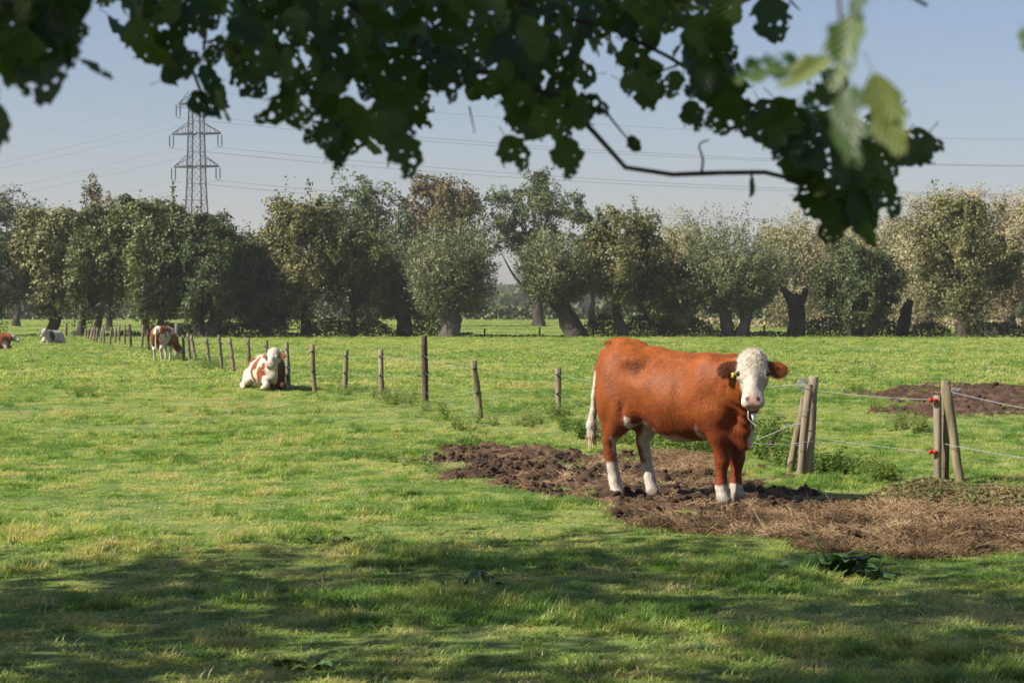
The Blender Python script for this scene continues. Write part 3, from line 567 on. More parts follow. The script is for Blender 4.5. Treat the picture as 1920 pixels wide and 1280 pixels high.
# ------------------------------------------------------------------ instanced ground cover (uncountable)
def source_coll(name, meshes, mat):
    co = bpy.data.collections.new(name)
    for k, me in enumerate(meshes):
        me.materials.append(mat); o = bpy.data.objects.new(f'{name}_{k}', me); co.objects.link(o)
    return co
def scatter(name, P, rot, scl, idx, attrs, coll, label, cat):
    A_ = {'rot': ('FLOAT_VECTOR', rot), 'scl': ('FLOAT_VECTOR', scl), 'idx': ('INT', idx)}
    for k, v in attrs.items(): A_[k] = ('FLOAT', v)
    o = obj(name, mesh_np(name, P, [], attrs=A_)); tag(o, label, cat, kind='stuff')
    ng = bpy.data.node_groups.new(name, 'GeometryNodeTree'); ng.interface.new_socket('Geometry', in_out='INPUT', socket_type='NodeSocketGeometry'); ng.interface.new_socket('Geometry', in_out='OUTPUT', socket_type='NodeSocketGeometry')
    n = ng.nodes; l = ng.links; gi = n.new('NodeGroupInput'); go = n.new('NodeGroupOutput')
    ip = n.new('GeometryNodeInstanceOnPoints'); ci = n.new('GeometryNodeCollectionInfo'); ci.inputs['Collection'].default_value = coll
    ci.inputs['Separate Children'].default_value = True; ci.inputs['Reset Children'].default_value = True
    ip.inputs['Pick Instance'].default_value = True
    def na(nm, ty):
        a = n.new('GeometryNodeInputNamedAttribute'); a.data_type = ty; a.inputs['Name'].default_value = nm; return a.outputs['Attribute']
    l.new(gi.outputs[0], ip.inputs['Points']); l.new(ci.outputs[0], ip.inputs['Instance']); l.new(na('idx', 'INT'), ip.inputs['Instance Index'])
    l.new(na('rot', 'FLOAT_VECTOR'), ip.inputs['Rotation']); l.new(na('scl', 'FLOAT_VECTOR'), ip.inputs['Scale']); l.new(ip.outputs[0], go.inputs[0])
    md = o.modifiers.new('scatter', 'NODES'); md.node_group = ng; return o

def blades(g, n, rad, h, w, bend, seg=3):
    V = []; Q = []; T = []; c = 0
    for k in range(n):
        p = np.array([*(g.normal(0, rad * .55, 2)), 0.]); a = g.uniform(0, 2 * np.pi); dr = np.array([math.cos(a), math.sin(a), 0]); sd = np.array([-dr[1], dr[0], 0])
        H = h * g.uniform(.45, 1.15); b = bend * g.uniform(.3, 1.5); ww = w * g.uniform(.7, 1.3)
        for s in range(seg):
            u = s / seg; pt = p + dr * b * H * u * u + np.array([0, 0, H * (u - .28 * b * u * u)]); V += [pt - sd * ww * .5 * (1 - u * .5), pt + sd * ww * .5 * (1 - u * .5)]
        V.append(p + dr * b * H + np.array([0, 0, H * (1 - .28 * b)]))
        for s in range(seg - 1): Q.append([c + 2*s, c + 2*s + 1, c + 2*s + 3, c + 2*s + 2])
        T.append([c + 2*seg - 2, c + 2*seg - 1, c + 2*seg]); c += 2 * seg + 1
    return mesh_np('blades', V, [Q, T])
M_grass = foliage_mat('grass_blades', [(0.0, (.09, .17, .03)), (.3, (.20, .325, .068)), (.55, (.37, .44, .11)), (.8, (.50, .48, .19)), (1.0, (.52, .41, .22))], .48, .42, 1, .4, 1.25, attr='dry')
gg = np.random.default_rng(21)
gcoll = source_coll('grass_clump', [blades(gg, 40, .07, .05, .0062, 1.1), blades(gg, 40, .08, .06, .0066, 1.2), blades(gg, 36, .07, .075, .006, 1.0), blades(gg, 44, .06, .036, .006, 1.3), blades(gg, 40, .06, .11, .006, .9),
   blades(gg, 34, .16, .07, .014, 1.0), blades(gg, 34, .18, .09, .015, 1.1)], M_grass)
def field(y0, y1, dens, marg):
    A = (y1 - y0); w1 = y1 * 960 / F + marg; n = int(dens * A * 2 * w1); y = gg.uniform(y0, y1, n); x = gg.uniform(-w1, w1, n)
    k = np.abs(x) < y * 960 / F + marg; return np.stack([x[k], y[k]], 1)
GP = np.concatenate([field(7.0, 15, 250, 1.2), field(15, 26, 170, 1.5), field(26, 45, 70, 2.5), field(45, 100, 15, 4), field(100, 215, 3.0, 6)])
sd = mud_sd(GP); kp = sd > gg.normal(.02, .10, len(GP)); 
# sparse blades also stand in the mud's thin edge and a few islands
isl = (fbm(GP[:, 0] * 1.6, GP[:, 1] * 1.6, 0, 91, 2) > np.where(GP[:, 1] > 26, .47, .70)) & (gg.random(len(GP)) < np.where(GP[:, 1] > 26, .75, .5)); GP = GP[kp | isl]; sd = mud_sd(GP)
x, y = GP.T
tuft = fbm(x * 1.3, y * 1.3, 0, 71, 3); patch = fbm(x * .35, y * .35, 0, 72, 3); fine = fbm(x * 3.5, y * 3.5, 0, 73, 2)
dry = np.clip(.38 + .6 * (patch - .5) + 1.2 * (fine - .5) - .6 * np.clip(tuft - .55, 0, 1) * 2 + gg.normal(0, .18, len(x)) + .25 * np.clip(.5 - sd / .8, 0, .5), 0, .95)
low = fbm(x * 6.5, y * 6.5, 0, 77, 2); dry = np.where(low > .66, dry - .35, dry); dry = np.clip(dry + .5 * np.clip(fbm(x * 1.7, y * 1.7, 0, 74, 3) - .70, 0, 1) * 3, 0, .8)
hgt = np.clip(.7 + 1.2 * (tuft - .45) + .8 * (fine - .5), .55, 1.5) * np.clip(.4 + sd / .5, .45, 1); hgt = hgt * gg.uniform(.75, 1.25, len(x)) * np.where(y < 18, .82, 1.0)
far = np.clip((y - 30) / 40, 0, 1); widen = 1 + 1.3 * far
idx = np.where(y > 40, gg.integers(5, 7, len(x)), np.where(tuft > .62, gg.choice([1, 2, 4], len(x)), gg.choice([0, 1, 3], len(x))))
scatter('grass', np.stack([x, y, gh(x, y) - .01], 1), np.stack([gg.normal(0, .12, len(x)), gg.normal(0, .12, len(x)), gg.uniform(0, 6.28, len(x))], 1),
        np.stack([widen * gg.uniform(.8, 1.3, len(x)), widen * gg.uniform(.8, 1.3, len(x)), hgt * (1 - .35 * np.clip((y - 60) / 60, 0, 1))], 1), idx, {'dry': dry}, gcoll, 'green pasture grass with dry and lush tufts', 'grass')

# straw
def stalks(g, n, rad, L):
    mb = MB()
    for k in range(n):
        p = np.array([*g.normal(0, rad * .6, 2), g.uniform(0, .035)]); d = rdir(1, g)[0]; d[2] = g.normal(0.05, .22); d = d / np.linalg.norm(d); l = L * g.uniform(.4, 1.2); c = g.normal(0, .12, 3) * l
        mb.tube([p - d * l / 2, p + c * .5, p + d * l / 2], .0019, 3, False)
    return mb.mesh('stalks')
M_straw = foliage_mat('straw_stalks', [(0, (.14, .085, .042)), (.45, (.33, .215, .11)), (.8, (.52, .37, .21)), (1.0, (.62, .49, .31))], .15, .6, 1, .3, 1.1, attr='dry')
scoll = source_coll('straw_tuft', [stalks(gg, 26, .07, .16), stalks(gg, 22, .06, .22), stalks(gg, 34, .06, .10)], M_straw)
def in_poly(poly, n, w=.3):
    lo, hi = poly.min(0) - .3, poly.max(0) + .3; P = gg.uniform(lo, hi, (n, 2)); return P[poly_sd(warp(P, 3, w, 1.6), poly) < 0]
SP = np.concatenate([in_poly(STRAW, 11000), in_poly(STRAW2, 1200), in_poly(MUD1, 550)])
SP = SP[(SP[:, 0] < 9) & (fbm(SP[:, 0] * 2.2, SP[:, 1] * 2.2, 0, 95, 3) > .40)]
x, y = SP.T; k2 = np.clip(-mud_sd(SP) / .22 + .35, 0, 1)
scatter('straw_litter', np.stack([x, y, gh(x, y) + k2 * (-.03 + mudh(x, y)) - (1 - k2) * .0], 1), np.stack([gg.normal(0, .2, len(x)), gg.normal(0, .2, len(x)), gg.uniform(0, 6.28, len(x))], 1),
        np.repeat(gg.uniform(.7, 1.3, len(x))[:, None], 3, 1), gg.integers(0, 3, len(x)), {'dry': np.clip(.36 + 1.3 * (fbm(x * 2, y * 2, 0, 96, 3) - .5) + gg.normal(0, .12, len(x)), 0, .9)}, scoll, 'brown trampled straw and hay spread over the mud', 'straw')

# crumbled clods lying on the mud
def clod(g, s0):
    import bmesh
    bm = bmesh.new(); bmesh.ops.create_icosphere(bm, subdivisions=2, radius=1.0); P = np.array([v.co[:] for v in bm.verts]); f = np.array([[v.index for v in q.verts] for q in bm.faces]); bm.free()
    P = P * (.62 + .75 * fbm(P[:, 0] * 1.7 + s0, P[:, 1] * 1.7, P[:, 2] * 1.7, s0, 3))[:, None] * [1.1, .9, .62]; return mesh_np('clod', P, [f], False)
ccoll = source_coll('clod', [clod(gg, 3), clod(gg, 8), clod(gg, 15)], M_mud)
CP = np.concatenate([in_poly(MUD1, 15000, .5), in_poly(MUD2, 2200, 1.0)]); CP = CP[(CP[:, 0] < 10) & (mud_sd(CP) < -.02) & (fbm(CP[:, 0] * 1.5, CP[:, 1] * 1.5, 0, 97, 3) > .40)]; CP = CP[(poly_sd(CP, STRAW) > -.1) | (gg.random(len(CP)) < .25)]
x, y = CP.T; n = len(x); k2 = np.clip(-mud_sd(CP) / .22 + .35, 0, 1); cs = .011 + .030 * gg.random(n) ** 2.5; cs = np.where(y > 25, cs * 1.8, cs)
scatter('mud_clods', np.stack([x, y, gh(x, y) + k2 * (-.035 + mudh(x, y)) + cs * .3], 1), gg.uniform(0, 6.28, (n, 3)) * [.1, .1, 1], np.repeat(cs[:, None], 3, 1), gg.integers(0, 3, n), {'dry': np.zeros(n)}, ccoll, 'crumbled dark clods of earth on the trampled mud', 'soil')
# nettles and thistles
def nettle(g, h, pairs, leaf, spread):
    mb = MB(); stems = 5
    for s in range(stems):
        a = g.uniform(0, 6.28); e = np.array([math.cos(a) * spread, math.sin(a) * spread, 1.0]) * h * g.uniform(.6, 1.05); b0 = np.array([math.cos(a), math.sin(a), 0]) * .04
        mb.tube([b0, b0 + e * .5, b0 + e], [.004, .003, .002], 3, False)
        for k in range(pairs):
            u = (k + 1) / pairs; p = b0 + e * u; q = a + k * 1.57
            for sgn in (-1, 1):
                d = np.array([math.cos(q) * sgn, math.sin(q) * sgn, g.normal(-.15, .25)]); d /= np.linalg.norm(d); sdv = unit(np.cross(d, [0, 0, 1.])); ll = leaf * (1.15 - .65 * u) * g.uniform(.8, 1.2); nn = np.cross(sdv, d)
                V = np.array([p, p + d * ll * .35 + sdv * ll * .28 + nn * .012, p + d * ll, p + d * ll * .35 - sdv * ll * .28 + nn * .012]); mb.add(V, [[0, 1, 2], [0, 2, 3]])
    return mb.mesh('nettle')
M_nettle = foliage_mat('nettle_leaves', [(0, (.06, .12, .022)), (.4, (.13, .21, .045)), (.75, (.22, .27, .08)), (1, (.32, .30, .14))], .3, .5, 1, .3, 1.2, attr='dry')
ncoll = source_coll('nettle', [nettle(gg, .34, 6, .10, .35), nettle(gg, .26, 5, .09, .6), nettle(gg, .42, 7, .09, .3), nettle(gg, .16, 4, .11, 1.0)], M_nettle)
NP = []; ND = []; NS = []
def nett(x0, y0, x1, y1, n, s=1.0, d=.35):
    for k in range(n):
        u = gg.random(); p = gpt(x0 + (x1 - x0) * u + gg.normal(0, 6), y0 + (y1 - y0) * u + gg.normal(0, 4)); NP.append([p[0], p[1], float(gh(p[0], p[1]))]); ND.append(np.clip(d + gg.normal(0, .12), 0, 1)); NS.append(s * gg.uniform(.5, 1.15))
nett(1050, 800, 1130, 830, 14, .8); nett(1130, 822, 1345, 856, 80, .95); nett(1225, 838, 1335, 850, 40, 1.0, .25); nett(1395, 838, 1470, 868, 60, 1.2, .2); nett(1425, 855, 1500, 878, 26, .9, .3)
nett(1500, 880, 1560, 890, 22, .75, .3); nett(1550, 880, 1665, 905, 60, .62, .35)
nett(630, 735, 660, 742, 9, .7, .5); nett(700, 740, 800, 770, 32, .7, .55); nett(790, 778, 840, 785, 9, .6, .6); nett(900, 792, 1060, 800, 16, .6, .55); nett(1010, 775, 1060, 785, 14, .8, .5)
nett(330, 675, 420, 695, 24, .8, .4); nett(180, 645, 330, 670, 26, .7, .45); nett(130, 738, 185, 742, 10, .7, .3); nett(835, 795, 930, 830, 14, .6, .5)
nett(1570, 700, 1680, 702, 12, .8); nett(1670, 800, 1740, 812, 22, .7, .6); nett(1600, 740, 1700, 790, 14, .6, .5)
nett(560, 1010, 660, 1020, 5, .35, .4); nett(660, 840, 800, 880, 14, .5, .5)
NP = np.array(NP); n = len(NP)
scatter('nettle_patch', NP, np.stack([gg.normal(0, .2, n), gg.normal(0, .2, n), gg.uniform(0, 6.28, n)], 1), np.repeat(np.array(NS)[:, None], 3, 1), gg.integers(0, 4, n), {'dry': np.array(ND)}, ncoll, 'nettles and thistles growing along the fence', 'weeds')

# heap of hay and pulled weeds below the gate post
hb = gpt(1830, 965); heap = empty('hay_heap', (hb[0], hb[1], float(gh(hb[0], hb[1]))), 0, 'low heap of old hay and green weeds below the gate post', 'hay heap')
def hz(x, y): return .20 * np.exp(-((x / .6) ** 2 + (y / .6) ** 2)) + .17 * np.exp(-(((x + .42) / .33) ** 2 + ((y - .5) / .42) ** 2)) + .12 * np.exp(-(((x - .75) / .5) ** 2 + ((y + .1) / .6) ** 2)) + .08 * (fbm(x * 4, y * 4, 0, 99, 3) - .5) - .05
X, Y = np.meshgrid(np.linspace(-1.4, 1.6, 90), np.linspace(-1.3, 1.3, 80)); i = np.arange(79)[:, None] * 90 + np.arange(89)[None]
obj('soil', mesh_np('soil', np.stack([X, Y, hz(X, Y)], -1).reshape(-1, 3), [np.stack([i, i + 1, i + 91, i + 90], -1).reshape(-1, 4)], True), M_mud, heap)
def joined(n, fn, name, mat, seed):
    g = np.random.default_rng(seed); mb = MB()
    for k in range(n): fn(g, mb)
    o = obj(name, mb.mesh(name), mat, heap); o['kind'] = 'stuff'
def hst(g, mb):
    p = g.normal(0, .55, 2); z = hz(p[0], p[1]) + g.uniform(0, .03); d = rdir(1, g)[0]; d[2] *= .4; l = g.uniform(.05, .2); q = np.array([*p, z]); mb.tube([q - d * l / 2, q + g.normal(0, .01, 3), q + d * l / 2], .0018, 3, False)
def hlf(g, mb):
    p = g.normal(0, .42, 2) + [.08, .15]; z = hz(p[0], p[1]); c = np.array([*p, z + .01])
    for k in range(5):
        d = rdir(1, g)[0]; d[2] = abs(d[2]) * .8; s = unit(np.cross(d, rdir(1, g)[0])); l = g.uniform(.02, .055); w = l * .28
        mb.add(np.array([c, c + d * l * .5 + s * w, c + d * l, c + d * l * .5 - s * w]), [[0, 1, 2], [0, 2, 3]])
M_weedl = foliage_mat('wilted_leaves', [(0, (.06, .085, .022)), (.4, (.13, .16, .045)), (.7, (.22, .20, .08)), (1, (.34, .25, .13))], .25, .6, 2.2)
M_hay = foliage_mat('hay_stalks', [(0, (.14, .095, .05)), (.5, (.30, .21, .115)), (1, (.5, .38, .22))], .15, .6, 2.0)
joined(3600, hst, 'hay', M_hay, 71); joined(2400, hlf, 'weed_leaves', M_weedl, 72)

# dock plants
M_dock = noise_mat('dock_leaf', [(.3, (.035, .075, .018)), (.6, (.07, .13, .03)), (.85, (.13, .17, .045))], 9, 4, .5, .4, 30, bdist=.006, spec=.3)
M_dock2 = noise_mat('sunlit_dock_leaf', [(.3, (.05, .10, .016)), (.6, (.09, .16, .025)), (.85, (.15, .19, .04))], 9, 4, .4, .4, 30, bdist=.006, spec=.45)  # fresh dock leaf, with sunlight put into its lighter colour
def dock_leaf(g, L, Wd):
    nu, nv = 10, 7; V = []
    for a in range(nu):
        u = a / (nu - 1); w = Wd * (math.sin(math.pi * min(1, .06 + u * .94) ** .75) ** .8 + .03)
        for b in range(nv):
            v = b / (nv - 1) * 2 - 1; V.append([u * L, v * w * .5 + .0, L * (.62 * u - .75 * u * u) + .16 * w * abs(v) + .035 * L * math.sin(u * 13 + v * 3) * abs(v)])
    i = np.arange(nu - 1)[:, None] * nv + np.arange(nv - 1)[None]; return mesh_np('leaf', V, [np.stack([i, i + 1, i + nv + 1, i + nv], -1).reshape(-1, 4)], True)
gd = np.random.default_rng(33); dl_meshes = [dock_leaf(gd, 1.0, w) for w in (.5, .42, .6)]; dl2 = [m.copy() for m in dl_meshes]
for m_ in dl_meshes: m_.materials.append(M_dock)
for m_ in dl2: m_.materials.append(M_dock2)
def dock(px, py, n, L, sx, label, light=False, stalk=False, seed=0):
    g = np.random.default_rng(600 + seed); p = gpt(px, py); t = empty('dock_plant', (p[0], p[1], float(gh(p[0], p[1]))), 0, label, 'plant')
    for k in range(n):
        o = obj('leaf', (dl2 if light else dl_meshes)[k % 3], None, t); l = L * g.uniform(.7, 1.2); o.scale = (l, l, l); o.location = (g.normal(0, sx), g.normal(0, .05), 0.0)
        o.rotation_euler = (g.normal(0, .35), -g.uniform(.1, .75), k * 2.4 + g.normal(0, .3))
    if stalk:
        mb = MB(); mb.tube([(0, 0, 0), (-.07, 0, .16), (-.16, 0, .30)], [.012, .010, .003], 6); obj('stalk', mb.mesh('stalk', True), M_dock, t)
dock(1560, 1072, 15, .24, .14, 'clump of big dark glossy dock leaves at the edge of the straw', False, True, 1)
dock(1640, 1076, 8, .17, .10, 'smaller dark leaf clump just right of the big dock', False, False, 2)
dock(565, 1250, 16, .10, .08, 'sunlit fresh green dock in the foreground grass', True, False, 3)
dock(900, 1098, 9, .13, .09, 'flat dark leafy weed in the middle foreground shade', False, False, 4)
dock(610, 1018, 8, .11, .10, 'low leafy weed in the sunlit grass left of the mud', True, False, 6)

# ------------------------------------------------------------------ cattle: smooth-blended bodies, one continuous surface each
class Body:
    def __init__(s): s.p = []            # (group, kind, data, k)
    def cone(s, g, a, b, ra, rb, k=.05): s.p.append((g, 'c', (np.array(a, float), np.array(b, float), ra, rb), k)); return s
    def ell(s, g, c, r, k=.06, M=None): s.p.append((g, 'e', (np.array(c, float), np.array(r, float), M), k)); return s
    def chain(s, g, pts, rad, k=.04):
        for i in range(len(pts) - 1): s.cone(g, pts[i], pts[i + 1], rad[i], rad[i + 1], k)
        return s
    @staticmethod
    def dist(kind, d, P):
        if kind == 'c':
            a, b, ra, rb = d; ab = b - a; t = np.clip(((P - a) @ ab) / (ab @ ab), 0, 1); return np.linalg.norm(P - a - t[..., None] * ab, axis=-1) - (ra + (rb - ra) * t)
        c, r, M = d; q = P - c
        if M is not None: q = q @ M           # columns of M: local axes
        k0 = np.linalg.norm(q / r, axis=-1); k1 = np.linalg.norm(q / (r * r), axis=-1) + 1e-9; return k0 * (k0 - 1) / k1
    def bounds(s):
        lo = np.full(3, 1e9); hi = -lo
        for g, k, d, kk in s.p:
            if k == 'c': pts = [d[0] - d[2], d[0] + d[2], d[1] - d[3], d[1] + d[3]]
            else: m = d[1].max() if d[2] is not None else d[1]; pts = [d[0] - m, d[0] + m]
            lo = np.minimum(lo, np.min(pts, 0)); hi = np.maximum(hi, np.max(pts, 0))
        return lo - .06, hi + .06
    def mesh(s, h, disp=None):
        lo, hi = s.bounds(); n = np.ceil((hi - lo) / h).astype(int) + 1
        ax = [lo[i] + h * np.arange(n[i]) for i in range(3)]; F_ = np.full(n, .25)
        for g, kd, d, kk in s.p:
            if kd == 'c': l = np.minimum(d[0] - d[2], d[1] - d[3]); u = np.maximum(d[0] + d[2], d[1] + d[3])
            else: m = d[1].max() if d[2] is not None else d[1]; l = d[0] - m; u = d[0] + m
            mg = kk * 1.2 + .08; i0 = np.clip(((l - mg - lo) / h).astype(int), 0, n - 1); i1 = np.clip(((u + mg - lo) / h).astype(int) + 2, 1, n)
            sl = tuple(slice(a, b) for a, b in zip(i0, i1)); G = np.stack(np.meshgrid(ax[0][sl[0]], ax[1][sl[1]], ax[2][sl[2]], indexing='ij'), -1)
            D = s.dist(kd, d, G); A_ = F_[sl]; hh = np.clip(.5 + .5 * (A_ - D) / kk, 0, 1); F_[sl] = A_ + (D - A_) * hh - kk * hh * (1 - hh)
        V, Q = surface_nets(F_, lo, h)
        # relax a little so that grid steps vanish
        e = np.concatenate([Q[:, [0, 1]], Q[:, [1, 2]], Q[:, [2, 3]], Q[:, [3, 0]]])
        for it in range(3):
            sm = np.zeros_like(V); ct = np.zeros(len(V)); np.add.at(sm, e[:, 0], V[e[:, 1]]); np.add.at(ct, e[:, 0], 1); V = V * .5 + .5 * sm / ct[:, None]
        gd = {}
        for g, kd, d, kk in s.p:
            D = s.dist(kd, d, V); gd[g] = np.minimum(gd[g], D) if g in gd else D
        N = np.zeros_like(V); fn = np.cross(V[Q[:, 2]] - V[Q[:, 0]], V[Q[:, 3]] - V[Q[:, 1]])
        for i in range(4): np.add.at(N, Q[:, i], fn)
        N = unit(N); return V, Q, N, gd
def surface_nets(Fv, lo, h):
    nx, ny, nz = Fv.shape; ins = Fv < 0
    cs = (nx - 1, ny - 1, nz - 1); cnt = np.zeros(cs); acc = np.zeros(cs + (3,))
    off = [(a, b, c) for a in (0, 1) for b in (0, 1) for c in (0, 1)]
    def sl(o): return Fv[o[0]:nx - 1 + o[0], o[1]:ny - 1 + o[1], o[2]:nz - 1 + o[2]]
    for p in off:
        for a in range(3):
            if p[a] == 0:
                q = list(p); q[a] = 1; fa = sl(p); fb = sl(q); cr = (fa < 0) != (fb < 0)
                with np.errstate(divide='ignore', invalid='ignore'): t = np.where(cr, fa / (fa - fb), 0)
                cnt += cr
                for d in range(3): acc[..., d] += np.where(cr, p[d] + (t if d == a else 0), 0)
    act = cnt > 0; idx = np.full(cs, -1); idx[act] = np.arange(act.sum())
    V = np.argwhere(act) + acc[act] / cnt[act][:, None]; V = V * h + lo; Q = []
    for a in range(3):
        b, c = (a + 1) % 3, (a + 2) % 3
        s0 = [slice(1, -1)] * 3; s1 = [slice(1, -1)] * 3; s0[a] = slice(0, -1); s1[a] = slice(1, None)
        fa = ins[tuple(s0)]; fb = ins[tuple(s1)]; cr = np.argwhere(fa != fb)
        if not len(cr): continue
        flip = fa[tuple(cr.T)]; base = cr.copy(); base[:, b] += 1; base[:, c] += 1
        def cell(db, dc): q = base.copy(); q[:, b] += db; q[:, c] += dc; return idx[tuple(q.T)]
        q = np.stack([cell(-1, -1), cell(0, -1), cell(0, 0), cell(-1, 0)], 1); q[~flip] = q[~flip][:, ::-1]; Q.append(q)
    Q = np.concatenate(Q); return V, Q[(Q >= 0).all(1)]

def coat_mat(name):
    m, nt, ns, ls, b, out = newmat(name)
    a = ns.new('ShaderNodeAttribute'); a.attribute_name = 'col'; tc = ns.new('ShaderNodeTexCoord')
    nz = ns.new('ShaderNodeTexNoise'); nz.inputs['Scale'].default_value = 7; nz.inputs['Detail'].default_value = 8; nz.inputs['Roughness'].default_value = .7; ls.new(tc.outputs['Object'], nz.inputs['Vector'])
    r = ramp(ns, [(.28, (.42, .36, .32)), (.5, (.95, .93, .92)), (.75, (1.35, 1.35, 1.3))]); ls.new(nz.outputs[0], r.inputs[0])
    mx = ns.new('ShaderNodeMix'); mx.data_type = 'RGBA'; mx.blend_type = 'MULTIPLY'; mx.inputs['Factor'].default_value = .8
    ls.new(a.outputs['Color'], mx.inputs['A']); ls.new(r.outputs[0], mx.inputs['B']); ls.new(mx.outputs['Result'], b.inputs['Base Color'])
    mp = ns.new('ShaderNodeMapping'); mp.inputs['Scale'].default_value = (26, 60, 20); ls.new(tc.outputs['Object'], mp.inputs[0])
    n2 = ns.new('ShaderNodeTexNoise'); n2.inputs['Scale'].default_value = 1.6; n2.inputs['Detail'].default_value = 5; ls.new(mp.outputs[0], n2.inputs['Vector'])
    bp = ns.new('ShaderNodeBump'); bp.inputs['Strength'].default_value = .6; bp.inputs['Distance'].default_value = .009; ls.new(n2.outputs[0], bp.inputs['Height']); ls.new(bp.outputs[0], b.inputs['Normal'])
    b.inputs['Roughness'].default_value = .6; b.inputs['Specular IOR Level'].default_value = .2
    return m
M_coat = coat_mat('cow_coat'); M_hair, _nt, _ns, _ls, _b, _o = newmat('cow_hair'); _a = _ns.new('ShaderNodeAttribute'); _a.attribute_name = 'col'; _ls.new(_a.outputs['Color'], _b.inputs['Base Color']); _b.inputs['Roughness'].default_value = .5; _b.inputs['Specular IOR Level'].default_value = .3; M_eye = plain('cow_eye', (.012, .008, .006), .12, .6); M_tag = plain('ear_tag', (.42, .34, .03), .5); M_spit = plain('saliva', (.8, .78, .72), .25, .6)
M_horn = plain('cow_horn', (.45, .38, .28), .45)
WHITE = np.array([.50, .45, .375]); RED = np.array([.215, .056, .010]); DARKR = np.array([.085, .022, .008]); PINK = np.array([.50, .29, .245])

def head(B, o, yaw, pitch, sc=1.0, ears=True, grp='head'):
    """o: poll; nose points along yaw (local, 0 = forward) and down by pitch"""
    h = np.array([math.cos(yaw), math.sin(yaw), 0]); z = np.array([0, 0, 1.])
    n = h * math.cos(pitch) - z * math.sin(pitch); f = h * math.sin(pitch) + z * math.cos(pitch); s = np.cross(f, n) * 1.0
    s = np.cross(z, h); f = np.cross(n, s); o = np.array(o, float); M = np.stack([n, s, f], 1)
    P = lambda a, b=0., c=0.: o + sc * (n * a + s * b + f * c)
    B.ell(grp, P(.09, 0, -.09), np.array([.13, .118, .12]) * sc, .05, M).ell(grp, P(.12, 0, -.015), np.array([.14, .10, .055]) * sc, .04, M)
    B.cone(grp, P(.16, 0, -.075), P(.40, 0, -.045), .103 * sc, .066 * sc, .05)
    B.cone(grp, P(.20, 0, -.01), P(.41, 0, .005), .055 * sc, .048 * sc, .04)
    for q in (-1, 1):
        B.ell(grp, P(.205, .10 * q, -.035), np.array([.055, .03, .04]) * sc, .035, M)
        B.cone(grp, P(.15, .055 * q, -.19), P(.38, .03 * q, -.105), .062 * sc, .042 * sc, .05)
        B.cone(grp, P(.40, .045 * q, -.02), P(.46, .052 * q, -.015), .045 * sc, .045 * sc, .03)
        if ears:
            a = P(.10, .105 * q, -.09); e = P(.135, .245 * q, -.10); dv = unit(e - a); up = unit(f - dv * (f @ dv)); th = np.cross(dv, up)
            B.cone('ear', a, P(.115, .15 * q, -.095), .030 * sc, .034 * sc, .03)
            B.ell('ear', P(.135, .205 * q, -.095), np.array([.088, .070, .024]) * sc, .03, np.stack([dv, unit(n - dv * (n @ dv)), unit(np.cross(dv, n))], 1))
    B.ell(grp, P(.455, 0, -.035), np.array([.055, .082, .07]) * sc, .035, M).ell(grp, P(.485, 0, -.095), np.array([.045, .052, .035]) * sc, .03, M)
    return P, M
def head_local(V, P, M, sc=1.0): return (V - P(0)) @ M / sc

def build_cow(name, V, Q, col, loc, rz, sc, label, mat=M_coat):
    t = empty(name, loc, rz, label, 'cow', 'cattle in the pasture'); t.scale = (sc, sc, sc)
    obj('body', mesh_np('body', V, [Q], True, attrs={'col': ('FLOAT_COLOR', np.c_[col, np.ones(len(col))])}), mat, t); return t
def eyes(t, P, sc=1.0):
    for q in (-1, 1):
        me = bpy.data.meshes.new('eye'); import bmesh; bm = bmesh.new(); bmesh.ops.create_uvsphere(bm, u_segments=14, v_segments=10, radius=.021 * sc); bm.to_mesh(me); bm.free()
        for p in me.polygons: p.use_smooth = True
        o = obj('eye', me, M_eye, t); o.location = P(.208, .119 * q, -.012)
def fur(t, V, N, col, n, L, lift, seed, keep=None):
    """short hairs lying back and down over the coat, one strip each"""
    g = np.random.default_rng(seed); i = g.choice(np.nonzero(keep)[0] if keep is not None else len(V), n); P = V[i] + g.normal(0, .006, (n, 3)); Nn = N[i]
    d = np.array([-.55, 0, -.8]) + .35 * (np.stack([fbm(P[:, 0] * 3, P[:, 1] * 3, P[:, 2] * 3, 80 + j, 2) for j in range(3)], 1) - .5) * 2.2 + g.normal(0, .18, (n, 3))
    d = unit(d - Nn * (d * Nn).sum(1)[:, None]); s = np.cross(d, Nn); l = (L * g.uniform(.6, 1.3, n))[:, None]; w = .0016
    P = P - Nn * .003; A_ = P - s * w; B_ = P + s * w; C_ = P + d * l * .95 + Nn * l * lift * g.uniform(.4, 1.4, n)[:, None]
    cc = np.clip(col[i] * g.uniform(.72, 1.3, (n, 1)), 0, 1)
    VV = np.stack([A_, B_, C_], 1).reshape(-1, 3); o = obj('coat_hair', mesh_np('coat_hair', VV, [np.arange(3 * n).reshape(-1, 3)], attrs={'col': ('FLOAT_COLOR', np.c_[np.repeat(cc, 3, 0), np.ones(3 * n)])}), M_hair, t); o['kind'] = 'stuff'
def mixc(a, b, t): t = np.clip(t, 0, 1)[:, None]; return a * (1 - t) + b * t
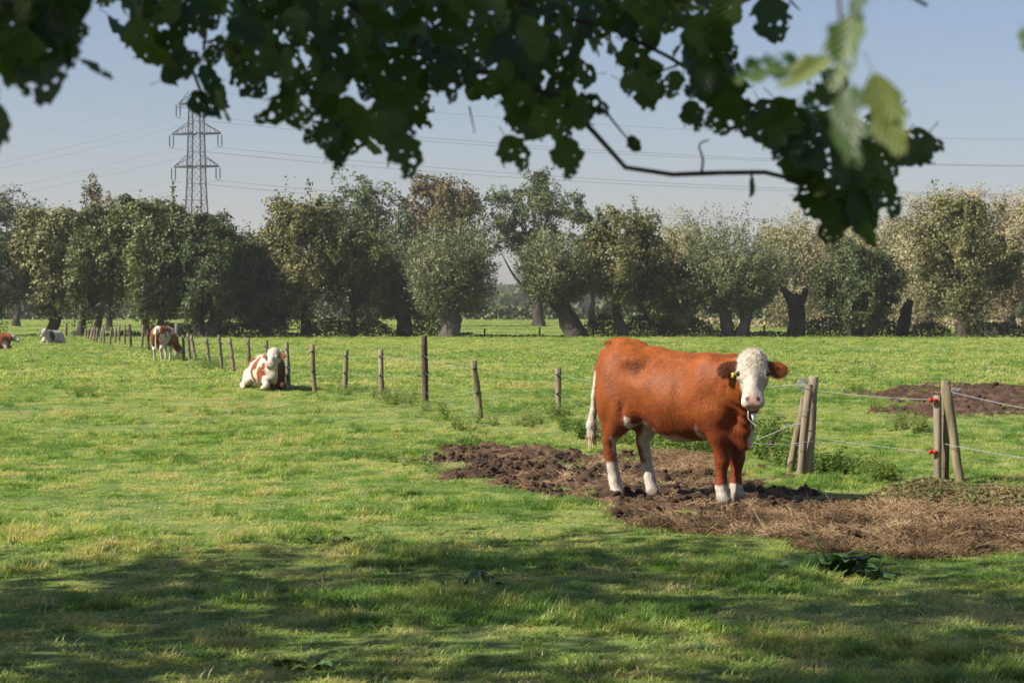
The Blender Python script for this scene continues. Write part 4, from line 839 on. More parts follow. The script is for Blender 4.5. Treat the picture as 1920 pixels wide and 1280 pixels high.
def nose_paint(col, L):
    """pink nose pad, dark nostrils and mouth line; L = head coordinates"""
    pad = np.clip((.052 - np.abs(L[:, 1])) * 60, 0, 1) * np.clip((L[:, 0] - .405) * 50, 0, 1) * np.clip((L[:, 2] + .055) * 50, 0, 1)
    col = mixc(col, PINK, pad * .9)
    for q in (-1, 1):
        d = np.sqrt(((L[:, 0] - .448) / .02) ** 2 + ((L[:, 1] - .045 * q) / .016) ** 2 + ((L[:, 2] - .025) / .03) ** 2); col = mixc(col, np.array([.06, .025, .02]), (1.5 - d) * 1.6)
    mo = np.clip(1 - np.abs(L[:, 2] + .075) / .014, 0, 1) * (L[:, 0] > .40); return mixc(col, np.array([.10, .05, .04]), mo)

# --- the standing brown cow
def main_cow():
    B = Body()
    B.ell('body', (-.26, 0, .96), (.46, .315, .315), .10).ell('body', (.10, 0, .865), (.50, .325, .375), .10).ell('body', (.38, 0, .90), (.33, .265, .35), .10).cone('body', (-.64, 0, 1.245), (-.22, 0, 1.175), .105, .10, .10).cone('body', (-.22, 0, 1.175), (.40, 0, 1.12), .10, .10, .10)
    B.ell('body', (-.58, 0, 1.08), (.31, .265, .29), .08)
    for q in (-1, 1):
        B.ell('body', (-.36, .20 * q, 1.185), (.11, .06, .06), .12); B.ell('body', (-.82, .085 * q, 1.21), (.07, .055, .07), .06)
        B.ell('body', (-.64, .155 * q, .90), (.215, .125, .34), .09); B.ell('body', (-.40, .205 * q, .78), (.12, .085, .16), .09)
        B.ell('body', (.47, .19 * q, .93), (.19, .115, .33), .09, None); B.ell('body', (.60, .17 * q, .80), (.10, .09, .14), .08)
    B.cone('body', (-.80, 0, 1.30), (-.88, 0, 1.22), .055, .04, .05)
    B.ell('body', (-.72, 0, 1.355), (.10, .04, .035), .05)
    # hind legs: thigh, hock pointing back, upright shank
    for g, q, hk, ft, hf in (('hr', -1, (-.685, -.15, .47), (-.630, -.13, .14), (-.605, -.125, .035)), ('hl', 1, (-.525, .16, .47), (-.425, .14, .14), (-.385, .135, .035))):
        kn = (-.47 if q < 0 else -.36, .17 * q, .72); hk = np.array(hk)
        B.cone(g, (-.58 if q < 0 else -.50, .155 * q, .84), kn, .16, .125, .08).cone(g, kn, hk + [.03, 0, .04], .115, .066, .07).cone(g, (-.70 if q < 0 else -.6, .14 * q, .80), hk + [-.01, 0, .06], .10, .045, .06)
        B.cone(g, hk, np.array(ft), .064, .050, .03).cone(g, ft, hf, .055, .058, .03).cone(g, hf, np.array(hf) + [.035, 0, -.02], .052, .045, .02)
    for g, q, xx in (('fr', -1, .55), ('fl', 1, .56)):
        yy = .105 * q
        B.cone(g, (.50, .16 * q, .78), (xx, .135 * q, .58), .135, .092, .07).cone(g, (xx, .135 * q, .58), (xx + .01, yy, .37), .090, .062, .05).ell(g, (xx + .015, yy, .36), (.062, .06, .075), .03)
        B.cone(g, (xx + .005, yy, .34), (xx, yy, .15), .052, .046, .03).cone(g, (xx, yy, .15), (xx + .02, yy, .04), .052, .058, .03).cone(g, (xx + .02, yy, .04), (xx + .05, yy, .015), .052, .046, .02)
    B.cone('neck', (.42, 0, .985), (.90, -.20, 1.11), .24, .145, .09).cone('neck', (.55, -.02, .86), (.90, -.22, 1.00), .20, .115, .08).cone('neck', (.50, 0, .80), (.68, -.03, .62), .20, .12, .08)
    B.cone('brisket', (.62, 0, .68), (.735, -.03, .50), .12, .060, .07); B.cone('brisket', (.86, -.20, .93), (.745, -.05, .56), .06, .045, .06)
    B.chain('tail', [(-.87, 0, 1.24), (-.935, -.02, 1.10), (-.95, -.05, .87), (-.955, -.06, .70)], [.038, .030, .026, .026], .03)
    B.chain('tail', [(-.955, -.06, .72), (-.965, -.07, .60), (-.955, -.07, .50), (-.94, -.06, .43)], [.030, .050, .042, .012], .03)
    yaw = math.atan2(-.835, .545); P, M = head(B, (.985, -.285, 1.305), yaw, R(66), 1.0)
    V, Q, N, gd = B.mesh(.0135)
    names = list(gd); G = np.array(names)[np.argmin(np.stack([gd[k] for k in names]), 0)]
    L = head_local(V, P, M); w = 1.6 * (fbm(V[:, 0] * 9, V[:, 1] * 9, V[:, 2] * 9, 5, 4) - .5)
    isb = np.isin(G, ['body', 'neck']); x, y, z = V.T
    col = np.repeat(RED[None], len(V), 0)
    # coat drift with shading in the colour: lighter orange back, darker red-brown low sides
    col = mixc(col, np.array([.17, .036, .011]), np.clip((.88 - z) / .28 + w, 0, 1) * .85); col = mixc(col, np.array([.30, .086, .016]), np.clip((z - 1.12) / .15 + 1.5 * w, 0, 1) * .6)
    col = mixc(col, DARKR, np.clip(1 - np.hypot((x + .30) / .07, (z - 1.14) / .10) + w, 0, 1) * .55 * (np.abs(y) > .1))  # shade of the hollow under the hook bone, put into the colour
    col = mixc(col, DARKR, np.clip(1 - np.hypot((x + .50) / .13, (z - .66) / .10) + w, 0, 1) * .6)  # flank shade painted in as well
    bel = np.clip(((.575 + .10 * w - .10 * np.clip(x + .1, -1, 1) - .28 * np.clip(x, -1, 0)) - z) * 30, 0, 1) * ((x < .42) & (x > -.40) & np.isin(G, ['body'])); col = mixc(col, WHITE, bel)
    fl = np.clip((1 - np.hypot((x + .36 - .4 * (z - .68)) / .05, (z - .655) / .07)) * 2.5 + 6 * w, 0, 1) * (np.abs(y) > .05); col = mixc(col, WHITE, fl)
    fl = np.clip((1 - np.hypot((x - .37 - .2 * (z - .6)) / .035, (z - .55) / .09)) * 2.5 + 5 * w, 0, 1); col = mixc(col, WHITE, fl)
    hr = G == 'hr'; s = np.maximum((.30 + .06 * w - z) * 40, np.minimum((x + .625 + .10 * (z - .5) + .08 * w) * 40, (.52 + .1 * w - z) * 20) * (y < .5)); col = np.where(hr[:, None], mixc(col, WHITE, s * (z < .62)), col)
    hl = G == 'hl'; s = np.maximum((.30 + .05 * w - z) * 40, (x - np.interp(z, [.14, .47, .72], [-.40, -.54, -.42]) + .06 * w) * 40 * (z < .72)); col = np.where(hl[:, None], mixc(col, WHITE, s), col)
    ff = np.isin(G, ['fr', 'fl']); col = np.where(ff[:, None], mixc(col, WHITE, (.165 + .06 * w - z) * 50), col)
    br = G == 'brisket'; s = np.minimum((.66 + .15 * w - z) * 30, (y + .052 + .05 * w) * 40 + 1); col = np.where((br | (G == 'neck'))[:, None], mixc(col, WHITE, s * (x > .5) * (z < .7)), col)
    tl = G == 'tail'; col = np.where(tl[:, None], mixc(col, WHITE * .95, (1.10 - z) * 25), col); col = np.where(tl[:, None], mixc(col, np.array([.45, .28, .14]), (.58 - z) * 6 + 2 * w), col)
    hd = G == 'head'; face = np.clip((L[:, 2] + .155 - .25 * (L[:, 0] - .2) + .05 * w) * 30, 0, 1); hc = mixc(np.repeat(RED[None] * .8, len(V), 0), WHITE, face)
    curl = fbm(L[:, 0] * 55, L[:, 1] * 55, L[:, 2] * 55, 9, 2); fore = np.clip((.23 - L[:, 0]) * 8, 0, 1)
    hc = mixc(hc, np.array([.30, .24, .18]), fore * np.clip((curl - .45) * 4, 0, 1) * .6); hc = mixc(hc, np.array([.42, .30, .26]), np.clip(1 - np.hypot((L[:, 0] - .208) / .035, (np.abs(L[:, 1]) - .118) / .04), 0, 1) * .8)
    hc = nose_paint(hc, L); col = np.where(hd[:, None], hc, col)
    er = G == 'ear'; col = np.where(er[:, None], mixc(np.where((L[:, 1] < 0)[:, None], np.array([[.10, .027, .010]]), np.array([[.26, .07, .018]])), DARKR * .6, np.clip(1 - np.hypot((np.abs(L[:, 1]) - .20) / .05, (L[:, 0] - .14) / .035), 0, 1)), col)
    dirt = np.clip((.075 - z) * 14 + 2.5 * w, 0, 1) * .6; col = mixc(col, np.array([.20, .14, .10]), dirt * np.isin(G, ['hr', 'hl', 'fr', 'fl']))
    # relief: curls on the forehead, folds of the neck, tufts along the rump, ribs
    V = V + N * (hd * fore * (curl - .5) * .022)[:, None]
    pn = np.isin(G, ['neck', 'brisket']); fold = np.sin((x * .9 - y * 1.0 + .10 * z + .06 * np.sin(z * 9)) * 62); V = V + N * (pn * fold * .0065 * np.clip((x - .52) * 6, 0, 1) * np.clip((1.16 - z) * 6, 0, 1))[:, None]
    V = V + N * (isb * .010 * (fbm(x * 9, y * 9, z * 5, 31, 2) - .5))[:, None] + N * (isb * np.clip((z - 1.26) * 12, 0, 1) * (x < -.4) * .012 * (fbm(x * 30, y * 30, z * 30, 33, 2) - .4))[:, None]
    V = V + N * ((G == 'body') * .004 * np.sin(x * 46) * np.clip(1 - np.abs(x + .02) / .35, 0, 1) * np.clip(1 - np.abs(z - .95) / .25, 0, 1))[:, None]
    def dent(cx, cz, rx, rz_, a): return a * np.exp(-((x - cx) / rx) ** 2 - ((z - cz) / rz_) ** 2) * (np.abs(y) > .08)
    rel = dent(-.22, 1.12, .09, .09, -.035) + dent(-.40, 1.20, .07, .05, .018) + dent(.24 + .12 * (z - .9), .95, .09, .26, -.015) + dent(.44, 1.02, .08, .2, .012) + dent(-.42, .74, .05, .10, -.028) + dent(-.62, 1.0, .13, .13, .012) + dent(.08, .85, .2, .14, .014) + dent(-.75, 1.05, .05, .12, -.014)
    rel = rel * 1.5
    V = V + N * (np.isin(G, ['body', 'hr', 'hl']) * rel)[:, None]
    V[:, 0] = np.where(V[:, 0] < 0, V[:, 0] * (.90 - .035 * np.clip((z - .45) / .35, 0, 1) * (G != 'tail')), V[:, 0])
    rz = -R(40); loc = np.array([1.425, 17.336, 0]); loc[2] = float(gh(loc[0], loc[1])) + .015
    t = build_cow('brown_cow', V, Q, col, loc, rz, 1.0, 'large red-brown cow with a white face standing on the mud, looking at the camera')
    eyes(t, P); eyed = np.minimum(np.linalg.norm(V - P(.208, .119, -.012), axis=1), np.linalg.norm(V - P(.208, -.119, -.012), axis=1)) > .03
    body_k = ~np.isin(G, ['head', 'ear']); fur(t, V, N, col, 60000, .020, .16, 201, body_k)
    fur(t, V, N, np.clip(col * 1.25, 0, .75), 4200, .020, .7, 202, hd & (L[:, 0] < .24) & eyed); fur(t, V, N, col, 3500, .034, .55, 203, er); fur(t, V, N, col, 4000, .012, .15, 204, hd & (L[:, 0] > .22) & (L[:, 0] < .40) & eyed)
    mb = MB(); c = P(.19, -.165, -.06); mb.box(c + (P(.03) - P(0)) * .4, (.013, .004, .022), M @ np.array([[0, 0, 1], [1, 0, 0], [0, 1, 0]]).T if False else None); o = obj('ear_tag', mb.mesh('ear_tag'), M_tag, t); o['label'] = 'yellow ear tag'
    mb = MB(); a = P(.50, -.04, -.08); 
    dn = np.array([0, 0, -1.]); sd = M[:, 1]
    mb.tube([a, a + dn * .07, a + dn * .12 + sd * .05, a + dn * .16 + sd * .10], [.003, .003, .0035, .002], 4); b = P(.50, .05, -.08); mb.tube([b, b + dn * .05, b + dn * .10 - sd * .02], [.003, .003, .001], 4)
    c = P(.515, .005, -.105); mb.tube([c, c + dn * .04, c + dn * .075], [.022, .016, .004], 6); obj('saliva', mb.mesh('saliva', True), M_spit, t)
    # hair of the tail switch and the rough tuft on the rump
    g = np.random.default_rng(8); mb = MB()
    for k in range(150):
        p = np.array([-.865, -.065, g.uniform(.5, .72)]) + g.normal(0, .02, 3) * [1, 1, .3]; e = p + np.array([g.normal(0, .018), g.normal(0, .02), -g.uniform(.08, .16)]); mb.tube([p, (p + e) / 2 + g.normal(0, .008, 3), e], [.0022, .002, .0006], 3, False)
    obj('tail_switch', mb.mesh('tail_switch'), plain('tail_hair', (.55, .43, .30), .6), t)
    mb = MB()
    for k in range(420):
        p = np.array([g.uniform(-.75, -.34), g.normal(0, .06), 1.33]); p[2] = 1.35 - .16 * max(0, p[0] + .62) - 1.0 * p[1] ** 2 - .55 * max(0, -.72 - p[0]) ; e = p + np.array([g.normal(.0, .014), g.normal(0, .014), g.uniform(.006, .028)]); mb.tube([p - [0, 0, .02], p, e], [.0025, .0022, .0006], 3, False)
    obj('rump_hair', mb.mesh('rump_hair'), plain('rump_hair', (.30, .085, .025), .6), t)
main_cow()

def patches(V, G, s, f, th, base=RED): 
    q = fbm(V[:, 0] * f + 3, V[:, 1] * f, V[:, 2] * f, s, 3); return mixc(np.repeat(WHITE[None], len(V), 0), base, (q - th) * 40)
def lying_cow(loc, rz, sc, hyaw, hpitch, label, paint, horns=False, res=.02, poll=(.82, 0, .98), dy=0.0):
    B = Body(); poll = np.array(poll)
    B.ell('body', (-.10, 0, .40), (.66, .36, .36), .1).ell('body', (-.62, 0, .42), (.33, .31, .33), .1).ell('body', (.36, 0, .44), (.34, .28, .37), .1).cone('body', (-.62, 0, .66), (.30, 0, .66), .10, .10, .1)
    for q in (-1, 1):
        B.ell('body', (-.40, .23 * q, .66), (.08, .06, .05), .06).ell('body', (.42, .19 * q, .42), (.18, .12, .27), .08)
        B.ell('leg', (-.46, .33 * q, .24), (.28, .12, .22), .08)
        B.cone('leg', (-.25, .40 * q, .16), (-.62, .44 * q, .08), .09, .055, .05).cone('leg', (-.62, .44 * q, .08), (-.25, .50 * q, .05), .048, .045, .04).cone('leg', (-.25, .5 * q, .05), (-.16, .5 * q, .045), .05, .05, .03)
        B.cone('foreleg', (.48, .17 * q, .32), (.76, .19 * q, .12), .11, .068, .06).cone('foreleg', (.76, .19 * q, .11), (.50, .21 * q, .06), .062, .046, .04).cone('foreleg', (.5, .21 * q, .06), (.40, .21 * q, .05), .048, .045, .03)
    nd = poll - np.array([.05, 0, .12]); B.cone('neck', (.42, 0, .56), nd, .25, .145, .09).cone('neck', (.52, 0, .36), nd + [0, 0, -.12], .18, .11, .08).cone('neck', (.58, 0, .22), (.66, 0, .34), .10, .12, .08)
    P, M = head(B, poll, hyaw, hpitch, 1.0)
    if horns:
        for q in (-1, 1): B.chain('horn', [P(.03, .09 * q, -.07), P(.02, .15 * q, -.06), P(-.02, .19 * q, -.03)], [.025, .02, .008], .015)
    V, Q, N, gd = B.mesh(res); names = list(gd); G = np.array(names)[np.argmin(np.stack([gd[k] for k in names]), 0)]; L = head_local(V, P, M)
    col = paint(V, G, L); col = np.where((G == 'head')[:, None], nose_paint(col, L), col); col = np.where((G == 'horn')[:, None], np.array([.45, .38, .28]), col)
    V = V + N * (.008 * (fbm(V[:, 0] * 9, V[:, 1] * 9, V[:, 2] * 9, 3, 2) - .5))[:, None]
    t = build_cow('lying_cow', V, Q, col, loc, rz, sc, label); eyes(t, P); return t
def paint2(V, G, L):
    c = np.repeat(WHITE[None], len(V), 0); x, y, z = V.T; w = 1.2 * (fbm(x * 5, y * 5, z * 5, 23, 3) - .5)
    for cx, cz, rx, rz_, s_ in ((-.72, .6, .27, .3, 0), (.14, .55, .16, .15, -1), (.02, .40, .10, .17, -1), (.52, .32, .25, .20, -1), (-.30, .66, .2, .12, 0)):
        c = mixc(c, RED, (1 - np.hypot((x - cx) / rx, (z - cz) / rz_) + 1.8 * w) * 5 * ((y * s_ >= -.02) if s_ else 1))
    c = np.where((G == 'head')[:, None], WHITE, c); c = np.where((G == 'ear')[:, None], RED * .9, c)
    dk = (V[:, 1] > .06) & (V[:, 0] > .10) & np.isin(G, ['body', 'neck']); c = np.where(dk[:, None], DARKR * .8, c)  # brown left shoulder, with the shade on that side painted in
    fl = G == 'foreleg'; c = np.where((fl & (y > 0) & (x > .46))[:, None], DARKR * .8, c); return c  # left foreleg darkened by the same painted shade
def paint4(V, G, L):
    K = np.array([.045, .035, .03]); c = np.repeat(WHITE[None] * 1.0, len(V), 0); c = mixc(c, K, (1 - np.hypot((V[:, 0] - .42) / .22, (V[:, 2] - .5) / .3)) * 8 * (V[:, 1] > 0)); c = np.where((G == 'ear')[:, None], K, c)
    return np.where((G == 'head')[:, None], mixc(c, np.array([.16, .15, .14]), (.045 - np.abs(L[:, 1])) * 40 * (L[:, 0] > .05)), c)
def paint5(V, G, L):
    c = np.repeat(RED[None] * .85, len(V), 0); c = np.where((G == 'head')[:, None], mixc(c, WHITE, (L[:, 2] + .11) * 40), c); c = np.where((G == 'ear')[:, None], DARKR, c); return mixc(c, WHITE, (1 - np.hypot((V[:, 0] - .62) / .1, (V[:, 2] - .3) / .2)) * 8)
def place(px, py): p = gpt(px, py); p[2] = float(gh(p[0], p[1])); return p
lying_cow(place(501, 731), -R(70), .88, R(-36), R(50), 'white and red-brown cow lying beside the fence, facing the camera', paint2, True, .016, (.82, -.02, .93))
lying_cow(place(98, 646), -R(108), .78, R(-8), R(55), 'white cow with dark patches lying in the grass far left', paint4, False, .022, (.80, 0, .86))
lying_cow(place(-12, 658), R(-8), .80, R(8), R(38), 'red-brown white-faced cow lying cut off by the left picture edge', paint5, False, .022, (.84, 0, .78))

def grazing_cow():
    B = Body()
    B.ell('body', (-.05, 0, .94), (.66, .33, .38), .08).ell('body', (.36, 0, .93), (.36, .26, .36), .10).cone('body', (-.62, 0, 1.22), (.42, 0, 1.2), .11, .10, .10).ell('body', (-.58, 0, 1.06), (.31, .26, .28), .08)
    for q in (-1, 1):
        B.ell('body', (-.34, .23 * q, 1.23), (.09, .055, .055), .06).ell('body', (-.64, .155 * q, .90), (.2, .12, .33), .09).ell('body', (.47, .18 * q, .90), (.19, .11, .32), .09)
        hk = np.array([-.73 + .06 * q, .15 * q, .47]); B.cone('leg', (-.5, .17 * q, .75), hk, .13, .062, .06).cone('leg', hk, hk + [.08, 0, -.33], .056, .043, .03).cone('leg', hk + [.08, 0, -.33], hk + [.12, 0, -.44], .05, .055, .03)
        xx = .52 + .12 * q; B.cone('leg', (.50, .15 * q, .75), (xx, .13 * q, .40), .11, .058, .06).cone('leg', (xx, .13 * q, .40), (xx, .12 * q, .13), .05, .042, .03).cone('leg', (xx, .12 * q, .13), (xx + .03, .12 * q, .03), .048, .055, .03)
    B.ell('body', (-.42, 0, .58), (.14, .12, .11), .08)
    B.chain('tail', [(-.86, 0, 1.22), (-.94, 0, 1.05), (-.94, 0, .75), (-.94, 0, .5)], [.038, .028, .03, .035], .03)
    B.cone('neck', (.5, 0, 1.02), (.95, -.14, .76), .24, .14, .09).cone('neck', (.55, 0, .82), (.93, -.12, .64), .2, .11, .08)
    P, M = head(B, (1.0, -.20, .70), R(-60), R(58), 1.0)
    V, Q, N, gd = B.mesh(.02); names = list(gd); G = np.array(names)[np.argmin(np.stack([gd[k] for k in names]), 0)]; L = head_local(V, P, M)
    c = patches(V, G, 43, 2.6, .40); c = np.where(np.isin(G, ['leg', 'tail'])[:, None], mixc(WHITE[None], RED, ((V[:, 2] - .55) * 10) * (V[:, 0] > 0)), c); c = np.where(np.isin(G, ['neck', 'ear'])[:, None], RED, c)
    c = np.where((G == 'head')[:, None], mixc(np.repeat(RED[None], len(V), 0), WHITE, (L[:, 0] - .28) * 30), c)
    t = build_cow('grazing_cow', V, Q, c, place(307, 677), R(82), .80, 'white cow with red-brown patches grazing beside a thick fence post, seen from behind'); eyes(t, P)
grazing_cow()
# ------------------------------------------------------------------ alder overhanging the camera
M_aleaf = None
def alder_leaf_mat(name='alder_leaf', kc=1.0, hue=(1, 1, 1)):
    m, nt, ns, ls, b, out = newmat(name)
    tc = ns.new('ShaderNodeTexCoord'); oi = ns.new('ShaderNodeObjectInfo'); nz = ns.new('ShaderNodeTexNoise'); nz.inputs['Scale'].default_value = 40; nz.inputs['Detail'].default_value = 5; ls.new(tc.outputs['Object'], nz.inputs['Vector'])
    ad = ns.new('ShaderNodeMath'); ad.operation = 'MULTIPLY_ADD'; ad.inputs[1].default_value = .5; ls.new(oi.outputs['Random'], ad.inputs[0]); h = ns.new('ShaderNodeMath'); h.operation = 'MULTIPLY'; h.inputs[1].default_value = .5; ls.new(nz.outputs[0], h.inputs[0]); ls.new(h.outputs[0], ad.inputs[2])
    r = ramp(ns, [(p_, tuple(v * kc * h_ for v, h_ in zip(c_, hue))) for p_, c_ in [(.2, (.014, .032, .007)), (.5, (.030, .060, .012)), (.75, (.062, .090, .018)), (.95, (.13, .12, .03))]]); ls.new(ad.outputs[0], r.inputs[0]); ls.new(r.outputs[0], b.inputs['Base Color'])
    # veins: herringbone off the midrib
    sp = ns.new('ShaderNodeSeparateXYZ'); ls.new(tc.outputs['Object'], sp.inputs[0]); ab = ns.new('ShaderNodeMath'); ab.operation = 'ABSOLUTE'; ls.new(sp.outputs['X'], ab.inputs[0])
    s1 = ns.new('ShaderNodeMath'); s1.operation = 'SUBTRACT'; ls.new(sp.outputs['Y'], s1.inputs[0]); ls.new(ab.outputs[0], s1.inputs[1]); s2 = ns.new('ShaderNodeMath'); s2.operation = 'MULTIPLY'; s2.inputs[1].default_value = 560; ls.new(s1.outputs[0], s2.inputs[0]); s3 = ns.new('ShaderNodeMath'); s3.operation = 'SINE'; ls.new(s2.outputs[0], s3.inputs[0])
    bp = ns.new('ShaderNodeBump'); bp.inputs['Strength'].default_value = .35; bp.inputs['Distance'].default_value = .0015; ls.new(s3.outputs[0], bp.inputs['Height']); ls.new(bp.outputs[0], b.inputs['Normal'])
    b.inputs['Roughness'].default_value = .42; b.inputs['Specular IOR Level'].default_value = .45
    tr = ns.new('ShaderNodeBsdfTranslucent'); mx = ns.new('ShaderNodeMix'); mx.data_type = 'RGBA'; mx.blend_type = 'MULTIPLY'; mx.inputs['Factor'].default_value = 1; mx.inputs['B'].default_value = (1.7, 1.9, .6, 1); ls.new(r.outputs[0], mx.inputs['A']); ls.new(mx.outputs['Result'], tr.inputs[0])
    ms = ns.new('ShaderNodeMixShader'); ms.inputs[0].default_value = .34; ls.new(b.outputs[0], ms.inputs[1]); ls.new(tr.outputs[0], ms.inputs[2]); ls.new(ms.outputs[0], out.inputs[0]); return m
M_aleaf = alder_leaf_mat()
def alder_leaf(g, L=.085, holes=5, bites=1):
    """toothed, notched alder leaf with insect holes; base at origin, tip along +y"""
    n = 54; t = np.linspace(0, 1, n); w = .42 * L * np.sin(np.pi * np.clip(t, 0, 1) ** .85) ** .62 * (1 - .12 * (1 - t)); w *= 1 + .022 * np.sin(t * 150) + .10 * np.sin(t * 17 + g.uniform(0, 6)) + .06 * np.sin(t * 31 + g.uniform(0, 6))
    yy = L * t.copy(); yy[-3:] += [.0, .02 * L, -.05 * L]
    right = np.stack([w, yy], 1)[1:-1]; left = np.stack([-w * g.uniform(.9, 1.05), yy], 1)[1:-1]; out = np.concatenate([[[0, 0]], right, [[0, yy[-1]]], left[::-1]])
    rings = [out]; hc = []
    for k in range(int(g.poisson(holes * .65))):
        u = g.uniform(.15, .9); c = np.array([g.uniform(-.75, .75) * np.interp(u, t, w), u * L]); r = g.choice([.0016, .0022, .003, .0045, .0065], p=[.3, .3, .2, .13, .07]) * L / .085
        if any(np.hypot(*(c - d)) < r + q + .001 for d, q in hc) or np.abs(c[0]) + r > np.interp(u, t, w) - .003: continue
        hc.append((c, r)); a = np.linspace(0, 2 * np.pi, 9)[:-1]; rings.append(c + (np.stack([np.cos(a) * r * g.uniform(.5, 1.6), np.sin(a) * r * g.uniform(.6, 1.1)], 1) * g.uniform(.6, 1.25, (8, 1))))
    bt = []
    for k in range(int(g.poisson(bites))):
        u = g.uniform(.25, .98); bt.append((np.array([g.choice([-1, 1]) * np.interp(u, t, w), u * L]), g.uniform(.005, .014) * L / .085))
    gx, gy = np.meshgrid(np.linspace(-.5, .5, 15) * L, np.linspace(.03, .97, 17) * L); inner = np.stack([gx.ravel(), gy.ravel()], 1) + g.normal(0, .0006, (gx.size, 2))
    pts = [Vector(p) for r_ in rings for p in r_]; ed = []; c = 0
    for r_ in rings: ed += [(c + i, c + (i + 1) % len(r_)) for i in range(len(r_))]; c += len(r_)
    pts += [Vector(p) for p in inner[poly_sd(inner, out) < -.001]]
    v2, _, f2, *_ = delaunay_2d_cdt(pts, ed, [], 0, 1e-6); v2 = np.array([tuple(p) for p in v2]); f2 = np.array([f for f in f2 if len(f) == 3]); ce = v2[f2].mean(1)
    ok = poly_sd(ce, out) < 0
    for r_ in rings[1:]: ok &= poly_sd(ce, r_) > 0
    for c_, r in bt: ok &= np.hypot(*(ce - c_).T) > r * (1 + .2 * np.sin(np.arctan2(*(ce - c_).T) * 5))
    f2 = f2[ok]; x, y = v2.T; cu = g.uniform(-.9, .9); z = .22 * np.abs(x) * g.uniform(.2, 1.4) - cu * L * .35 * (y / L - .3) ** 2 + .05 * L * np.sin(x / L * 9 + y / L * 7 + g.uniform(0, 6)) * np.abs(x) / L * 2
    mb = MB(); mb.add(np.stack([x, y, z], 1), f2); z0 = -cu * L * .35 * .09
    mb.tube([(0, -.022, z0 + .004), (0, -.01, z0), (0, .0, z0)], [.0009, .0008, .0008], 4, False)
    return mb.mesh('leaf', True)
ga = np.random.default_rng(99)
LM = [alder_leaf(ga, .085, h, b) for h, b in ((6, 1), (10, 2), (14, 3), (18, 4), (8, 2), (12, 3), (3, 0), (16, 5), (10, 2), (22, 4), (9, 3), (14, 2))]
LM2 = [m_.copy() for m_ in LM]; M_aleaf2 = alder_leaf_mat('pale_alder_leaf', 2.0, (1.25, 1.0, 1.5))  # nearest leaves: same leaf, brightened in its colour to look sunlit
for m_ in LM: m_.materials.append(M_aleaf)
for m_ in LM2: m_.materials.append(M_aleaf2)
TB = np.array([-3.4, .8, 0.0])
alder = empty('alder_tree', TB, 0, 'alder standing beside the camera, its dark leafy branches hanging across the top of the picture', 'tree', 'alders at the edge of the pasture')
mb = MB(); trunk_tube(mb, [(0, 0, -.1), (.05, .05, 1.2), (.1, .1, 2.6), (.05, .2, 4.5), (.2, .2, 7.5)], [.30, .22, .20, .16, .05], ga, 14, 20, .15); obj('trunk', mb.mesh('trunk', True), M_bark, alder)
def branch(px, D, r0, r1, start=None):
    P = [at(x, y, d) - TB for (x, y), d in zip(px, np.broadcast_to(D, (len(px),)))]
    if start is not None: P = [np.array(start, float)] + P
    mb = MB(); Q = smooth_path(P, 6 * len(P)); Q[1:] += ga.normal(0, .0022, (len(Q) - 1, 3)); mb.tube(Q, np.linspace(r0, r1, len(Q)), 7, True, .2, 5)
    return obj('branch', mb.mesh('branch', True), M_twig, alder), Q
BR = []
BR.append(branch([(560, -60), (740, 60), (900, 135), (1060, 190), (1132, 268), (1182, 316), (1270, 326), (1420, 318), (1500, 335), (1600, 380)], 3.0, .016, .003, (.1, .1, 2.4)))
BR.append(branch([(240, -60), (330, 60), (370, 150), (395, 215)], 3.1, .010, .0025, (.1, .1, 2.6)))
BR.append(branch([(420, -50), (520, 90), (600, 190), (650, 260)], 2.9, .010, .0025, (.1, .1, 2.5)))
BR.append(branch([(820, -60), (1010, 20), (1200, 70), (1310, 150), (1420, 205), (1560, 255), (1690, 300)], 3.1, .010, .0025, (.1, .15, 2.5)))
BR.append(branch([(-160, -80), (20, 10), (90, 70), (140, 110)], 2.3, .009, .0025, (.1, .05, 2.3)))
BR.append(branch([(1480, -80), (1590, -10), (1600, 60), (1585, 130)], [1.6, 1.45, 1.4, 1.4], .005, .0015, (.1, .1, 2.7)))
BR.append(branch([(1560, -90), (1690, -20), (1740, 15)], 2.2, .004, .0018, (.1, .1, 2.75)))
mb = MB()
def twig(pts, D, r): obj('twig', (lambda m: (m.tube(smooth_path([at(x, y, D) - TB for x, y in pts], 10), np.linspace(r, r * .5, 10), 5), m)[1])(MB()).mesh('twig', True), M_twig, BR[0][0])
twig([(1315, 325), (1318, 300), (1312, 270), (1330, 262)], 3.0, .0022); twig([(1408, 320), (1410, 345), (1406, 368)], 3.0, .002); twig([(1140, 215), (1168, 250), (1195, 280)], 3.0, .002); twig([(1300, 110), (1250, 130), (1180, 150)], 3.05, .0022)
twig([(1480, 0), (1500, 20)], 3.0, .002); twig([(640, 270), (652, 300)], 2.95, .0014); twig([(880, 200), (890, 250)], 3.0, .0014)
